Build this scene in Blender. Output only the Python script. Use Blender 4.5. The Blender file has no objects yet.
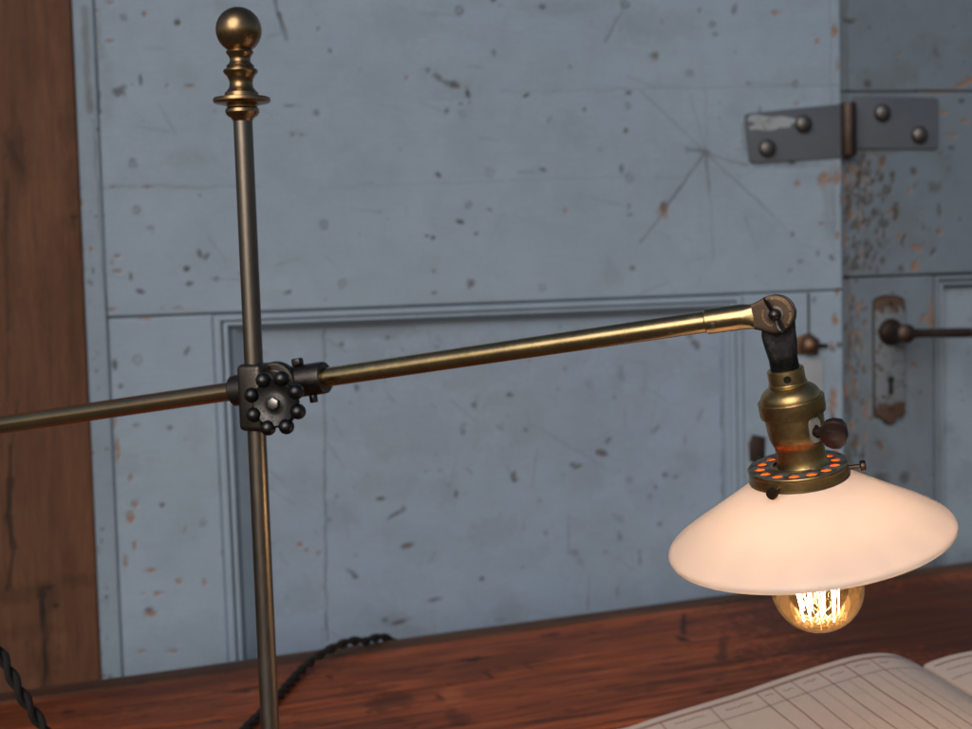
import bpy, bmesh, math, random
import numpy as np
from mathutils import Vector, Matrix, Quaternion

random.seed(7)
SC = bpy.context.scene
COL = SC.collection
V = Vector
PI = math.pi
Z = V((0, 0, 1))

# ------------------------------------------------------------------ camera
FPX = 1300.0                       # focal length in pixels of a 972 px wide picture
EYE = 0.62                         # camera height above the table top (z = 0)
P_, A_ = math.radians(4.6), math.radians(1.75)
CAM = V((0, 0, EYE))
F_ = V((0, math.cos(P_), -math.sin(P_)))
R0, U0 = V((1, 0, 0)), V((0, math.sin(P_), math.cos(P_)))
R_ = R0 * math.cos(A_) - U0 * math.sin(A_)
U_ = U0 * math.cos(A_) + R0 * math.sin(A_)

def ray(x, y):
    return F_ + R_ * ((x - 486) / FPX) - U_ * ((y - 364.5) / FPX)

def at(x, y, d):                   # world point seen at (x, y), d metres along the axis
    return CAM + ray(x, y) * d

def on_plane(x, y, p, n):
    r = ray(x, y)
    return CAM + r * ((p - CAM).dot(n) / r.dot(n))

cd = bpy.data.cameras.new("camera")
cam = bpy.data.objects.new("camera", cd)
COL.objects.link(cam)
cd.sensor_width = 36
cd.lens = 36 * FPX / 972
cd.clip_start, cd.clip_end = 0.02, 500
m = Matrix((R_, U_, -F_)).transposed().to_4x4()
m.translation = CAM
cam.matrix_world = m
cd.dof.use_dof = True
cd.dof.focus_distance = 1.15
cd.dof.aperture_fstop = 6.3
SC.camera = cam

# ------------------------------------------------------------------ materials
def mat(name):
    M = bpy.data.materials.new(name)
    M.use_nodes = True
    nt = M.node_tree
    for n in list(nt.nodes):
        nt.nodes.remove(n)
    out = nt.nodes.new("ShaderNodeOutputMaterial")
    return M, nt, out

def N(nt, typ, **kw):
    n = nt.nodes.new(typ)
    for k, v in kw.items():
        if hasattr(n, k):
            setattr(n, k, v)
        else:
            n.inputs[k].default_value = v
    return n

def noise(nt, vec, scale, detail=4, rough=0.55, dist=0.0):
    n = N(nt, "ShaderNodeTexNoise")
    n.inputs["Scale"].default_value = scale
    n.inputs["Detail"].default_value = detail
    n.inputs["Roughness"].default_value = rough
    n.inputs["Distortion"].default_value = dist
    nt.links.new(vec, n.inputs["Vector"])
    return n.outputs["Fac"]

def ramp(nt, fac, stops):
    r = N(nt, "ShaderNodeValToRGB")
    e = r.color_ramp.elements
    while len(e) > 1:
        e.remove(e[-1])
    for i, (p, c) in enumerate(stops):
        el = e[0] if i == 0 else e.new(p)
        el.position = p
        c = (c, c, c) if not isinstance(c, tuple) else c
        el.color = (*c, 1)
    nt.links.new(fac, r.inputs["Fac"])
    return r.outputs["Color"]

def mix(nt, fac, a, b, mode="MIX"):
    n = N(nt, "ShaderNodeMix", data_type="RGBA", blend_type=mode)
    for v, i in ((fac, 0), (a, 6), (b, 7)):
        if isinstance(v, tuple):
            n.inputs[i].default_value = (*v, 1)
        elif isinstance(v, (int, float)):
            n.inputs[i].default_value = v
        else:
            nt.links.new(v, n.inputs[i])
    return n.outputs[2]

def math_(nt, op, a, b=0.0, clamp=False):
    n = N(nt, "ShaderNodeMath", operation=op, use_clamp=clamp)
    for v, i in ((a, 0), (b, 1)):
        if isinstance(v, (int, float)):
            n.inputs[i].default_value = v
        else:
            nt.links.new(v, n.inputs[i])
    return n.outputs[0]

def coord(nt, kind="Object", scale=(1, 1, 1)):
    t = N(nt, "ShaderNodeTexCoord")
    mp = N(nt, "ShaderNodeMapping")
    mp.inputs["Scale"].default_value = scale
    nt.links.new(t.outputs[kind], mp.inputs["Vector"])
    return mp.outputs["Vector"]

def bump(nt, h, strength, dist):
    b = N(nt, "ShaderNodeBump")
    b.inputs["Strength"].default_value = strength
    b.inputs["Distance"].default_value = dist
    nt.links.new(h, b.inputs["Height"])
    return b.outputs["Normal"]

def principled(nt, out, color, rough, metallic=0.0, normal=None, spec=0.5, coat=0.0):
    p = N(nt, "ShaderNodeBsdfPrincipled")
    for v, k in ((color, "Base Color"), (rough, "Roughness")):
        if isinstance(v, tuple):
            p.inputs[k].default_value = (*v, 1)
        elif isinstance(v, (int, float)):
            p.inputs[k].default_value = v
        else:
            nt.links.new(v, p.inputs[k])
    p.inputs["Metallic"].default_value = metallic
    p.inputs["Specular IOR Level"].default_value = spec
    p.inputs["Coat Weight"].default_value = coat
    if normal is not None:
        nt.links.new(normal, p.inputs["Normal"])
    nt.links.new(p.outputs[0], out.inputs["Surface"])
    return p

def marks_attr(nt):
    a = N(nt, "ShaderNodeAttribute", attribute_name="marks")
    s = N(nt, "ShaderNodeSeparateColor")
    nt.links.new(a.outputs["Color"], s.inputs["Color"])
    return s.outputs[0], s.outputs[1], s.outputs[2]

def metal(name, c1, c2, rough=0.3, patch=18.0, dirt=(0.05, 0.035, 0.02), dirt_lo=0.60, dirt_hi=0.72,
          bump_s=0.06, stretch=(1, 1, 1), dirt_amt=0.8):
    M, nt, out = mat(name)
    v = coord(nt, "Object", stretch)
    n1 = noise(nt, v, patch, 5, 0.6)
    n2 = noise(nt, v, patch * 6, 4, 0.6)
    n3 = noise(nt, v, 900, 3, 0.6)
    base = mix(nt, ramp(nt, n1, [(0.35, 0.0), (0.68, 1.0)]), c1, c2)
    d = ramp(nt, math_(nt, "ADD", math_(nt, "MULTIPLY", n1, 0.45), math_(nt, "MULTIPLY", n2, 0.55)),
             [(dirt_lo, 0.0), (dirt_hi, 1.0)])
    d = math_(nt, "MULTIPLY", d, dirt_amt)
    base = mix(nt, d, base, dirt)
    r = math_(nt, "ADD", math_(nt, "MULTIPLY", n2, 0.22), rough - 0.11)
    r = math_(nt, "ADD", r, math_(nt, "MULTIPLY", d, 0.2))
    h = math_(nt, "ADD", math_(nt, "MULTIPLY", n3, 0.5), n2)
    principled(nt, out, base, r, 1.0, bump(nt, h, bump_s, 0.001))
    return M

MAT = {}
MAT["brass"] = metal("aged_brass", (0.58, 0.42, 0.21), (0.43, 0.30, 0.15), 0.24, 22, dirt_amt=0.3)
MAT["brass_left"] = metal("bronzed_brass", (0.66, 0.45, 0.21), (0.44, 0.295, 0.19), 0.23, 7, dirt_amt=0.3)
MAT["brass_dark"] = metal("tarnished_brass", (0.551, 0.375, 0.157), (0.351, 0.233, 0.104), 0.34, 34, (0.067, 0.052, 0.038),
                          0.53, 0.66, 0.12)
MAT["finial"] = metal("antique_brass", (0.414, 0.270, 0.135), (0.297, 0.189, 0.099), 0.30, 30)
MAT["bronze"] = metal("brown_bronze", (0.115, 0.078, 0.056), (0.080, 0.055, 0.041), 0.42, 40)
MAT["pole"] = metal("patinated_steel_tube", (0.264, 0.224, 0.189), (0.194, 0.158, 0.132), 0.36, 30, (0.044, 0.040, 0.035), 0.6, 0.75,
                    0.10, (1, 1, 0.25))
MAT["iron"] = metal("blackened_iron", (0.060, 0.053, 0.050), (0.10, 0.088, 0.08), 0.36, 60, (0.03, 0.026, 0.024), 0.5, 0.7, 0.2)
MAT["clamp"] = metal("dull_bronzed_iron", (0.100, 0.084, 0.074), (0.142, 0.119, 0.104), 0.38, 60, (0.048, 0.040, 0.034), 0.5, 0.7, 0.2)
MAT["knob"] = metal("black_iron", (0.06, 0.059, 0.06), (0.095, 0.09, 0.085), 0.36, 60, (0.03, 0.026, 0.024), 0.5, 0.7, 0.12)
MAT["cast"] = metal("cast_iron", (0.034, 0.033, 0.034), (0.06, 0.055, 0.052), 0.5, 160, (0.20, 0.17, 0.12), 0.59, 0.64, 0.9)
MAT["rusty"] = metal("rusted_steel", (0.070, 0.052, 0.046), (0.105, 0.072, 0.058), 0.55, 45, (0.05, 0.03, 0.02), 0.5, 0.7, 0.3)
MAT["worn_rust"] = metal("brown_worn_rust", (0.16, 0.085, 0.055), (0.24, 0.15, 0.10), 0.5, 45, (0.06, 0.035, 0.025), 0.5, 0.7, 0.3)
MAT["bright_steel"] = metal("worn_steel", (0.42, 0.41, 0.40), (0.25, 0.23, 0.21), 0.34, 60)

def m_paint(name, c1, c2, c3, chip=0.0):
    M, nt, out = mat(name)
    v = coord(nt, "Object")
    wood, dark, grime_shade = marks_attr(nt)
    big = noise(nt, v, 3.2, 5, 0.6)
    mid = noise(nt, v, 14, 6, 0.65, 0.4)
    fine = noise(nt, v, 240, 4, 0.65)
    speck = noise(nt, v, 95, 4, 0.7)
    brush = noise(nt, coord(nt, "Object", (6, 6, 120)), 3.0, 3, 0.5)
    col = mix(nt, ramp(nt, big, [(0.36, 0.0), (0.66, 1.0)]), c1, c2)
    col = mix(nt, math_(nt, "MULTIPLY", ramp(nt, mid, [(0.45, 0.0), (0.75, 1.0)]), 0.65), col, c3)
    col = mix(nt, math_(nt, "MULTIPLY", ramp(nt, brush, [(0.4, 0.0), (0.62, 1.0)]), 0.08), col, (0.16, 0.18, 0.20))
    col = mix(nt, math_(nt, "MULTIPLY", grime_shade, 0.75), col, (0.095, 0.085, 0.075))
    # bare wood and dark chips
    nz = ramp(nt, speck, [(0.3, 0.15), (0.6, 1.0)])
    wcol = mix(nt, fine, (0.10, 0.042, 0.018), (0.42, 0.20, 0.085))
    w = math_(nt, "MULTIPLY", wood, nz, True)
    if chip > 0:
        c = ramp(nt, math_(nt, "ADD", math_(nt, "MULTIPLY", speck, 0.5), math_(nt, "MULTIPLY", mid, 0.5)),
                 [(0.64 - chip, 0.0), (0.66 - chip, 1.0)])
        col = mix(nt, math_(nt, "MULTIPLY", c, 0.8), col, mix(nt, fine, (0.05, 0.04, 0.035), (0.16, 0.09, 0.05)))
    col = mix(nt, w, col, wcol)
    col = mix(nt, dark, col, (0.055, 0.044, 0.038))
    col = mix(nt, math_(nt, "MULTIPLY", ramp(nt, fine, [(0.45, 0.0), (0.8, 1.0)]), 0.18), col, (0.12, 0.13, 0.14))
    h = math_(nt, "SUBTRACT", math_(nt, "ADD", math_(nt, "MULTIPLY", fine, 0.18), math_(nt, "MULTIPLY", brush, 0.35)),
              math_(nt, "MULTIPLY", math_(nt, "ADD", wood, dark), 0.8))
    h = math_(nt, "ADD", h, math_(nt, "MULTIPLY", mid, 0.5))
    rough = math_(nt, "ADD", 0.52, math_(nt, "MULTIPLY", math_(nt, "ADD", wood, dark, True), 0.3))
    principled(nt, out, col, rough, 0, bump(nt, h, 0.45, 0.0016), 0.4)
    return M

MAT["paint"] = m_paint("old_blue_grey_paint", (0.263, 0.336, 0.420), (0.292, 0.368, 0.454), (0.229, 0.292, 0.364))
MAT["paint_trim"] = m_paint("blue_grey_trim_paint", (0.228, 0.292, 0.359), (0.248, 0.309, 0.377), (0.195, 0.246, 0.296), 0.01)
MAT["paint_right"] = m_paint("weathered_blue_grey_paint", (0.127, 0.166, 0.206), (0.148, 0.187, 0.227), (0.107, 0.135, 0.162), 0.03)
MAT["paint_panel"] = m_paint("panel_blue_grey_paint", (0.257, 0.335, 0.442), (0.279, 0.349, 0.442), (0.230, 0.285, 0.350))
MAT["plate"] = m_paint("painted_hinge_steel", (0.066, 0.078, 0.098), (0.085, 0.095, 0.112), (0.053, 0.061, 0.076), 0.0)
MAT["scrape"] = m_paint("scraped_pale_paint", (0.30, 0.33, 0.36), (0.40, 0.42, 0.44), (0.20, 0.22, 0.24), 0.06)

MAT["pale"] = m_paint("pale_strip_paint", (0.33, 0.345, 0.37), (0.31, 0.32, 0.345), (0.26, 0.265, 0.28), 0.0)

def m_wood(name, dk, md, lt, rough, coat=0.0, gs=(2.2, 55, 55), spec=0.4):
    M, nt, out = mat(name)
    t = N(nt, "ShaderNodeUVMap", uv_map="grain")
    def mp(s):
        q = N(nt, "ShaderNodeMapping")
        q.inputs["Scale"].default_value = s
        nt.links.new(t.outputs[0], q.inputs["Vector"])
        return q.outputs["Vector"]
    wood, dark, grime_shade = marks_attr(nt)
    big = noise(nt, mp((1.6, 7, 1)), 1.6, 4, 0.55, 1.0)
    g1 = noise(nt, mp(gs), 1.0, 6, 0.6, 1.6)
    g2 = noise(nt, mp((gs[0] * 4, gs[1] * 5, 1)), 1.0, 4, 0.6, 0.6)
    pore = noise(nt, mp((40, 900, 1)), 1.0, 2, 0.6)
    saw = noise(nt, mp((260, 9, 1)), 1.0, 2, 0.5)
    f = math_(nt, "ADD", math_(nt, "MULTIPLY", g1, 0.55), math_(nt, "MULTIPLY", g2, 0.45))
    col = ramp(nt, f, [(0.36, dk), (0.49, md), (0.64, lt)])
    col = mix(nt, math_(nt, "MULTIPLY", ramp(nt, big, [(0.36, 1.0), (0.62, 0.0)]), 0.60), col, dk)
    col = mix(nt, math_(nt, "MULTIPLY", ramp(nt, pore, [(0.55, 0.0), (0.75, 1.0)]), 0.35), col, tuple(c * 0.4 for c in dk))
    col = mix(nt, math_(nt, "MULTIPLY", grime_shade, 0.8), col, tuple(c * 0.55 for c in dk))
    col = mix(nt, math_(nt, "MULTIPLY", wood, 0.7), col, tuple(min(1, c * 1.25) for c in lt))
    col = mix(nt, dark, col, (0.012, 0.009, 0.008))
    h = math_(nt, "SUBTRACT", math_(nt, "ADD", math_(nt, "MULTIPLY", g2, 0.6), math_(nt, "MULTIPLY", saw, 0.2)),
              math_(nt, "MULTIPLY", dark, 1.2))
    h = math_(nt, "SUBTRACT", h, math_(nt, "MULTIPLY", ramp(nt, pore, [(0.5, 0.0), (0.75, 1.0)]), 0.35))
    r = math_(nt, "ADD", rough - 0.1, math_(nt, "MULTIPLY", g2, 0.2))
    principled(nt, out, col, r, 0, bump(nt, h, 0.4, 0.0015), spec, coat)
    return M

MAT["table"] = m_wood("red_brown_oiled_pine", (0.072, 0.021, 0.009), (0.357, 0.081, 0.027), (0.500, 0.139, 0.048), 0.56, 0.0, (2.0, 46, 1), 0.22)
MAT["table_edge"] = m_wood("dark_brown_oiled_pine", (0.045, 0.021, 0.013), (0.11, 0.050, 0.028), (0.18, 0.085, 0.045), 0.58, 0.0, (2.0, 60, 1), 0.22)
MAT["post"] = m_wood("brown_oak", (0.081, 0.034, 0.018), (0.128, 0.053, 0.027), (0.163, 0.072, 0.037), 0.66, 0.0, (3.0, 26, 1), 0.25)

def m_plain(name, c, rough, metallic=0.0, spec=0.5, var=0.25, scale=40, bs=0.1):
    M, nt, out = mat(name)
    v = coord(nt, "Object")
    n1 = noise(nt, v, scale, 5, 0.6)
    col = mix(nt, n1, tuple(x * (1 - var) for x in c), tuple(x * (1 + var) for x in c))
    principled(nt, out, col, rough, metallic, bump(nt, noise(nt, v, scale * 8, 3), bs, 0.001), spec)
    return M

MAT["bakelite"] = m_plain("brown_bakelite", (0.030, 0.015, 0.012), 0.34, 0, 0.45, 0.3, 60, 0.05)
MAT["ceramic"] = m_plain("white_ceramic", (0.27, 0.25, 0.215), 0.55)
MAT["paper"] = m_plain("aged_ledger_paper", (0.612, 0.502, 0.436), 0.8, 0, 0.2, 0.05, 25, 0.12)
MAT["paper_edge"] = m_plain("page_edges", (0.42, 0.34, 0.27), 0.85, 0, 0.2, 0.15, 30)
MAT["ink_red"] = m_plain("faded_red_ink", (0.33, 0.165, 0.14), 0.8, 0, 0.1, 0.25, 120, 0.0)
MAT["ink_pink"] = m_plain("pale_red_ink", (0.47, 0.34, 0.29), 0.8, 0, 0.1, 0.15, 120, 0.0)
MAT["ink_black"] = m_plain("faded_black_ink", (0.16, 0.13, 0.12), 0.8, 0, 0.1, 0.25, 120, 0.0)
MAT["cloth_cover"] = m_plain("dark_book_cloth", (0.05, 0.035, 0.03), 0.8)
MAT["cord"] = m_plain("black_braided_cotton", (0.016, 0.013, 0.012), 0.8, 0, 0.3, 0.5, 900, 0.5)
MAT["black"] = m_plain("black_hole", (0.006, 0.006, 0.006), 0.9)
MAT["ground"] = m_plain("packed_earth", (0.10, 0.088, 0.075), 0.9, 0, 0.3, 0.35, 6, 0.4)
MAT["screw"] = m_plain("rusted_screw_steel", (0.155, 0.142, 0.135), 0.48, 1.0, 0.5, 0.5, 160, 0.2)

def m_shade():
    M, nt, out = mat("opal_glass")
    v = coord(nt, "Object")
    n1 = noise(nt, v, 9, 3, 0.5)
    col = mix(nt, n1, (0.95, 0.873, 0.897), (0.965, 0.90, 0.918))
    d = N(nt, "ShaderNodeBsdfDiffuse")
    t = N(nt, "ShaderNodeBsdfTranslucent")
    nt.links.new(col, d.inputs[0]); nt.links.new(col, t.inputs[0])
    a = N(nt, "ShaderNodeMixShader"); a.inputs[0].default_value = 0.58
    nt.links.new(d.outputs[0], a.inputs[1]); nt.links.new(t.outputs[0], a.inputs[2])
    g = N(nt, "ShaderNodeBsdfGlossy"); g.inputs["Roughness"].default_value = 0.32
    fr = N(nt, "ShaderNodeFresnel"); fr.inputs["IOR"].default_value = 1.38
    b = N(nt, "ShaderNodeMixShader")
    nt.links.new(fr.outputs[0], b.inputs[0]); nt.links.new(a.outputs[0], b.inputs[1]); nt.links.new(g.outputs[0], b.inputs[2])
    nt.links.new(b.outputs[0], out.inputs["Surface"])
    return M
MAT["shade"] = m_shade()

def m_bulb():
    M, nt, out = mat("amber_bulb_glass")
    v = coord(nt, "Object")
    t = N(nt, "ShaderNodeBsdfTransparent"); t.inputs[0].default_value = (1.0, 0.87, 0.68, 1)
    tr = N(nt, "ShaderNodeBsdfTranslucent"); tr.inputs[0].default_value = (1.0, 0.62, 0.25, 1)
    n1 = noise(nt, v, 220, 4, 0.7)
    glow_scatter = math_(nt, "ADD", 0.002, math_(nt, "MULTIPLY", ramp(nt, n1, [(0.5, 0.0), (0.72, 1.0)]), 0.009))  # amber scatter imitating the filament's glow inside the glass
    a = N(nt, "ShaderNodeMixShader")
    nt.links.new(glow_scatter, a.inputs[0])
    nt.links.new(t.outputs[0], a.inputs[1]); nt.links.new(tr.outputs[0], a.inputs[2])
    g = N(nt, "ShaderNodeBsdfGlossy"); g.inputs["Roughness"].default_value = 0.06
    g.inputs[0].default_value = (1.0, 0.9, 0.75, 1)
    fr = N(nt, "ShaderNodeFresnel"); fr.inputs["IOR"].default_value = 1.5
    f2 = math_(nt, "MULTIPLY", fr.outputs[0], 0.35)
    b = N(nt, "ShaderNodeMixShader")
    nt.links.new(f2, b.inputs[0]); nt.links.new(a.outputs[0], b.inputs[1]); nt.links.new(g.outputs[0], b.inputs[2])
    nt.links.new(b.outputs[0], out.inputs["Surface"])
    return M
MAT["bulb"] = m_bulb()

def m_amber():
    M, nt, out = mat("hole_glow_amber")  # orange tint for the glow in the holder's openings
    t = N(nt, "ShaderNodeBsdfTranslucent"); t.inputs[0].default_value = (0.85, 0.17, 0.035, 1)
    d = N(nt, "ShaderNodeBsdfDiffuse"); d.inputs[0].default_value = (0.30, 0.05, 0.015, 1)
    a = N(nt, "ShaderNodeMixShader"); a.inputs[0].default_value = 0.8
    nt.links.new(d.outputs[0], a.inputs[1]); nt.links.new(t.outputs[0], a.inputs[2])
    nt.links.new(a.outputs[0], out.inputs["Surface"])
    return M
MAT["amber"] = m_amber()

def m_emit(name, c, s):
    M, nt, out = mat(name)
    e = N(nt, "ShaderNodeEmission")
    e.inputs[0].default_value = (*c, 1); e.inputs[1].default_value = s
    nt.links.new(e.outputs[0], out.inputs["Surface"])
    return M
FIL = 320.0
MAT["filament"] = m_emit("glowing_filament", (1.0, 0.76, 0.46), FIL)

def m_gallery():                   # tarnished brass with grey verdigris on it
    M, nt, out = mat("verdigris_brass")
    v = coord(nt, "Object")
    n1 = noise(nt, v, 75, 3, 0.5)
    n2 = noise(nt, v, 320, 4, 0.6)
    f = ramp(nt, math_(nt, "ADD", math_(nt, "MULTIPLY", n1, 0.7), math_(nt, "MULTIPLY", n2, 0.3)), [(0.47, 0.0), (0.53, 1.0)])
    col = mix(nt, f, (0.085, 0.065, 0.04), (0.16, 0.175, 0.17))
    p = principled(nt, out, col, 0.62, 0.35, bump(nt, n2, 0.3, 0.001))
    return M
MAT["gallery"] = m_gallery()

# ------------------------------------------------------------------ mesh building
def link(name, me, m, parent=None, smooth=40):
    for q in (m if isinstance(m, (list, tuple)) else [m]):
        me.materials.append(q)
    if smooth:
        me.polygons.foreach_set("use_smooth", [True] * len(me.polygons))
        me.set_sharp_from_angle(angle=math.radians(smooth))
    me.update()
    o = bpy.data.objects.new(name, me)
    COL.objects.link(o)
    if parent is not None:
        o.parent = parent
    return o

def root_of(o):
    while o.parent is not None:
        o = o.parent
    return o

class MB:
    def __init__(self):
        self.bm = bmesh.new()
        self.mi = 0
    def face(self, vs):
        try:
            f = self.bm.faces.new(vs); f.material_index = self.mi
            return f
        except ValueError:
            return None
    def loft(self, rings, closed=True, cap0=True, cap1=True):
        rs = [[self.bm.verts.new(p) for p in r] for r in rings]
        n = len(rs[0])
        for a, b in zip(rs[:-1], rs[1:]):
            for i in range(n if closed else n - 1):
                j = (i + 1) % n
                self.face((a[i], a[j], b[j], b[i]))
        if cap0: self.face(rs[0][::-1])
        if cap1: self.face(rs[-1])
        return self
    def lathe(self, prof, o, ax, seg=48, cap0=False, cap1=False):      # prof: (r, s) along ax
        ax = ax.normalized()
        e1 = ax.orthogonal().normalized(); e2 = ax.cross(e1)
        rings = []
        for r, s in prof:
            r = max(r, 1e-5)
            rings.append([o + ax * s + (e1 * math.cos(2 * PI * k / seg) + e2 * math.sin(2 * PI * k / seg)) * r for k in range(seg)])
        return self.loft(rings, True, cap0, cap1)
    def cyl(self, p0, p1, r0, r1=None, seg=32, bev=0.0):
        r1 = r0 if r1 is None else r1
        L = (p1 - p0).length
        if bev > 0:
            prof = [(r0 - bev, 0), (r0 - bev * .3, bev * .3), (r0, bev), (r1, L - bev), (r1 - bev * .3, L - bev * .3), (r1 - bev, L)]
        else:
            prof = [(r0, 0), (r1, L)]
        return self.lathe(prof, p0, p1 - p0, seg, True, True)
    def ball(self, c, r, ax=Z, seg=24, flat=1.0):
        n = 12
        return self.lathe([(r * math.sin(PI * i / n), -r * flat * math.cos(PI * i / n)) for i in range(n + 1)], c, ax, seg)
    def tube(self, pts, r, seg=8, caps=True):
        rings = []
        nrm = None
        for i, p in enumerate(pts):
            t = (pts[min(i + 1, len(pts) - 1)] - pts[max(i - 1, 0)]).normalized()
            if nrm is None:
                nrm = t.orthogonal().normalized()
            nrm = (nrm - t * nrm.dot(t)).normalized()
            b = t.cross(nrm)
            rr = r[i] if isinstance(r, (list, tuple)) else r
            rings.append([p + (nrm * math.cos(2 * PI * k / seg) + b * math.sin(2 * PI * k / seg)) * rr for k in range(seg)])
        return self.loft(rings, True, caps, caps)
    def box(self, c, ex, ey, ez, sx, sy, sz, bev=0.0, seg=2):
        vs = {}
        new = []
        for i in (-1, 1):
            for j in (-1, 1):
                for k in (-1, 1):
                    vs[i, j, k] = self.bm.verts.new(c + ex * (i * sx / 2) + ey * (j * sy / 2) + ez * (k * sz / 2))
        q = [((-1,-1,-1),(-1,-1,1),(-1,1,1),(-1,1,-1)), ((1,-1,-1),(1,1,-1),(1,1,1),(1,-1,1)),
             ((-1,-1,-1),(1,-1,-1),(1,-1,1),(-1,-1,1)), ((-1,1,-1),(-1,1,1),(1,1,1),(1,1,-1)),
             ((-1,-1,-1),(-1,1,-1),(1,1,-1),(1,-1,-1)), ((-1,-1,1),(1,-1,1),(1,1,1),(-1,1,1))]
        for f in q:
            new.append(self.face([vs[x] for x in f]))
        if bev > 0:
            ed = list({e for f in new for e in f.edges})
            bmesh.ops.bevel(self.bm, geom=ed, offset=bev, segments=seg, profile=0.5, affect="EDGES", clamp_overlap=True)
        return self
    def prism(self, poly, o, ex, ey, ez, h, bev=0.0, seg=2):          # 2-D outline extruded from o along ez by h
        a = [self.bm.verts.new(o + ex * x + ey * y) for x, y in poly]
        b = [self.bm.verts.new(o + ex * x + ey * y + ez * h) for x, y in poly]
        n = len(poly)
        self.face(a[::-1]); top = self.face(b)
        for i in range(n):
            self.face((a[i], a[(i + 1) % n], b[(i + 1) % n], b[i]))
        if bev > 0:
            bmesh.ops.bevel(self.bm, geom=list(top.edges), offset=bev, segments=seg, profile=0.5, affect="EDGES", clamp_overlap=True)
        return self
    def build(self, name, m, parent=None, smooth=40):
        bmesh.ops.recalc_face_normals(self.bm, faces=self.bm.faces)
        if parent is not None:
            off = root_of(parent).location
            for v in self.bm.verts:
                v.co -= off
        me = bpy.data.meshes.new(name)
        self.bm.to_mesh(me); self.bm.free()
        return link(name, me, m, parent, smooth)

def thing(name, label, cat, loc, group=None):
    o = bpy.data.objects.new(name, None)
    o.empty_display_size = 0.05
    COL.objects.link(o)
    o.location = loc
    o["kind"] = "thing"
    o["label"], o["category"] = label, cat
    if group: o["group"] = group
    return o

# ------------------------------------------------------------------ wear marks: a per-vertex mask of chips, dents, scratches and some painted shade
rng = np.random.default_rng(11)
_tab = rng.random((257, 257))

def vnoise(x, y):
    xi, yi = np.floor(x).astype(int), np.floor(y).astype(int)
    fx, fy = x - xi, y - yi
    fx, fy = fx * fx * (3 - 2 * fx), fy * fy * (3 - 2 * fy)
    g = lambda a, b: _tab[a % 257, b % 257]
    return (g(xi, yi) * (1 - fx) + g(xi + 1, yi) * fx) * (1 - fy) + (g(xi, yi + 1) * (1 - fx) + g(xi + 1, yi + 1) * fx) * fy

def fbm(x, y):
    return (vnoise(x, y) * 0.55 + vnoise(x * 2.1 + 7, y * 2.1 + 3) * 0.3 + vnoise(x * 4.3 + 1, y * 4.3 + 9) * 0.15) * 2 - 1

def sstep(a, b, x):
    t = np.clip((x - a) / (b - a), 0, 1)
    return t * t * (3 - 2 * t)

class Marks:                        # all in metres of the board's own (u, v)
    def __init__(self):
        self.m = []
    def spot(self, u, v, ru, rv, ang, ch, s, ring=False):
        self.m.append(("s", u, v, ru, rv, ang, ch, s, ring))
    def line(self, u0, v0, u1, v1, w, ch, s):
        self.m.append(("l", u0, v0, u1, v1, w, ch, s))
    def raster(self, X, Y):
        out = np.zeros(X.shape + (4,), np.float32); out[..., 3] = 1
        u0, u1, v0, v1 = X.min(), X.max(), Y.min(), Y.max()
        for k in self.m:
            if k[0] == "s":
                _, u, v, ru, rv, ang, ch, s, ring = k
                R = max(ru, rv) * 1.8
            else:
                _, a0, b0, a1, b1, w, ch, s = k
                u, v, R = (a0 + a1) / 2, (b0 + b1) / 2, math.hypot(a1 - a0, b1 - b0) / 2 + w * 2
            if u + R < u0 or u - R > u1 or v + R < v0 or v - R > v1:
                continue
            ii = np.where((Y[:, 0] > v - R) & (Y[:, 0] < v + R))[0]
            jj = np.where((X[0, :] > u - R) & (X[0, :] < u + R))[0]
            if len(ii) == 0 or len(jj) == 0:
                continue
            sl = np.ix_(ii, jj)
            x, y = X[sl], Y[sl]
            if k[0] == "s":
                dx, dy = x - u, y - v
                c, sn = math.cos(ang), math.sin(ang)
                p, q = (dx * c + dy * sn) / ru, (-dx * sn + dy * c) / rv
                d = np.sqrt(p * p + q * q) + 0.55 * fbm(x * 110 + u * 31, y * 110 + v * 17)
                val = 1 - sstep(0.42, 1.18, d)
                if ring:
                    val = val * (0.30 + 0.70 * sstep(0.25, 0.7, d))
            else:
                L = math.hypot(a1 - a0, b1 - b0) + 1e-9
                tx, ty = (a1 - a0) / L, (b1 - b0) / L
                t = np.clip((x - a0) * tx + (y - b0) * ty, 0, L)
                wob = 0.004 * fbm(t * 30 + a0 * 91, t * 0 + b0 * 57) * min(1, L / 0.1)
                d = np.hypot(x - a0 - t * tx - ty * wob, y - b0 - t * ty + tx * wob)
                ww = w * (0.6 + 0.8 * vnoise(t * 60 + a0 * 13, t * 0 + b0 * 7))
                val = (1 - sstep(ww * 0.5, ww * 1.3 + 0.0012, d)) * (0.45 + 0.75 * vnoise(t * 25 + 3, t * 0 + a0 * 5))
            val = val * s
            cur = out[ii[0]:ii[-1] + 1, jj[0]:jj[-1] + 1, ch]
            np.maximum(cur, val, out=cur)
        return np.clip(out, 0, 1)

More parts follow.
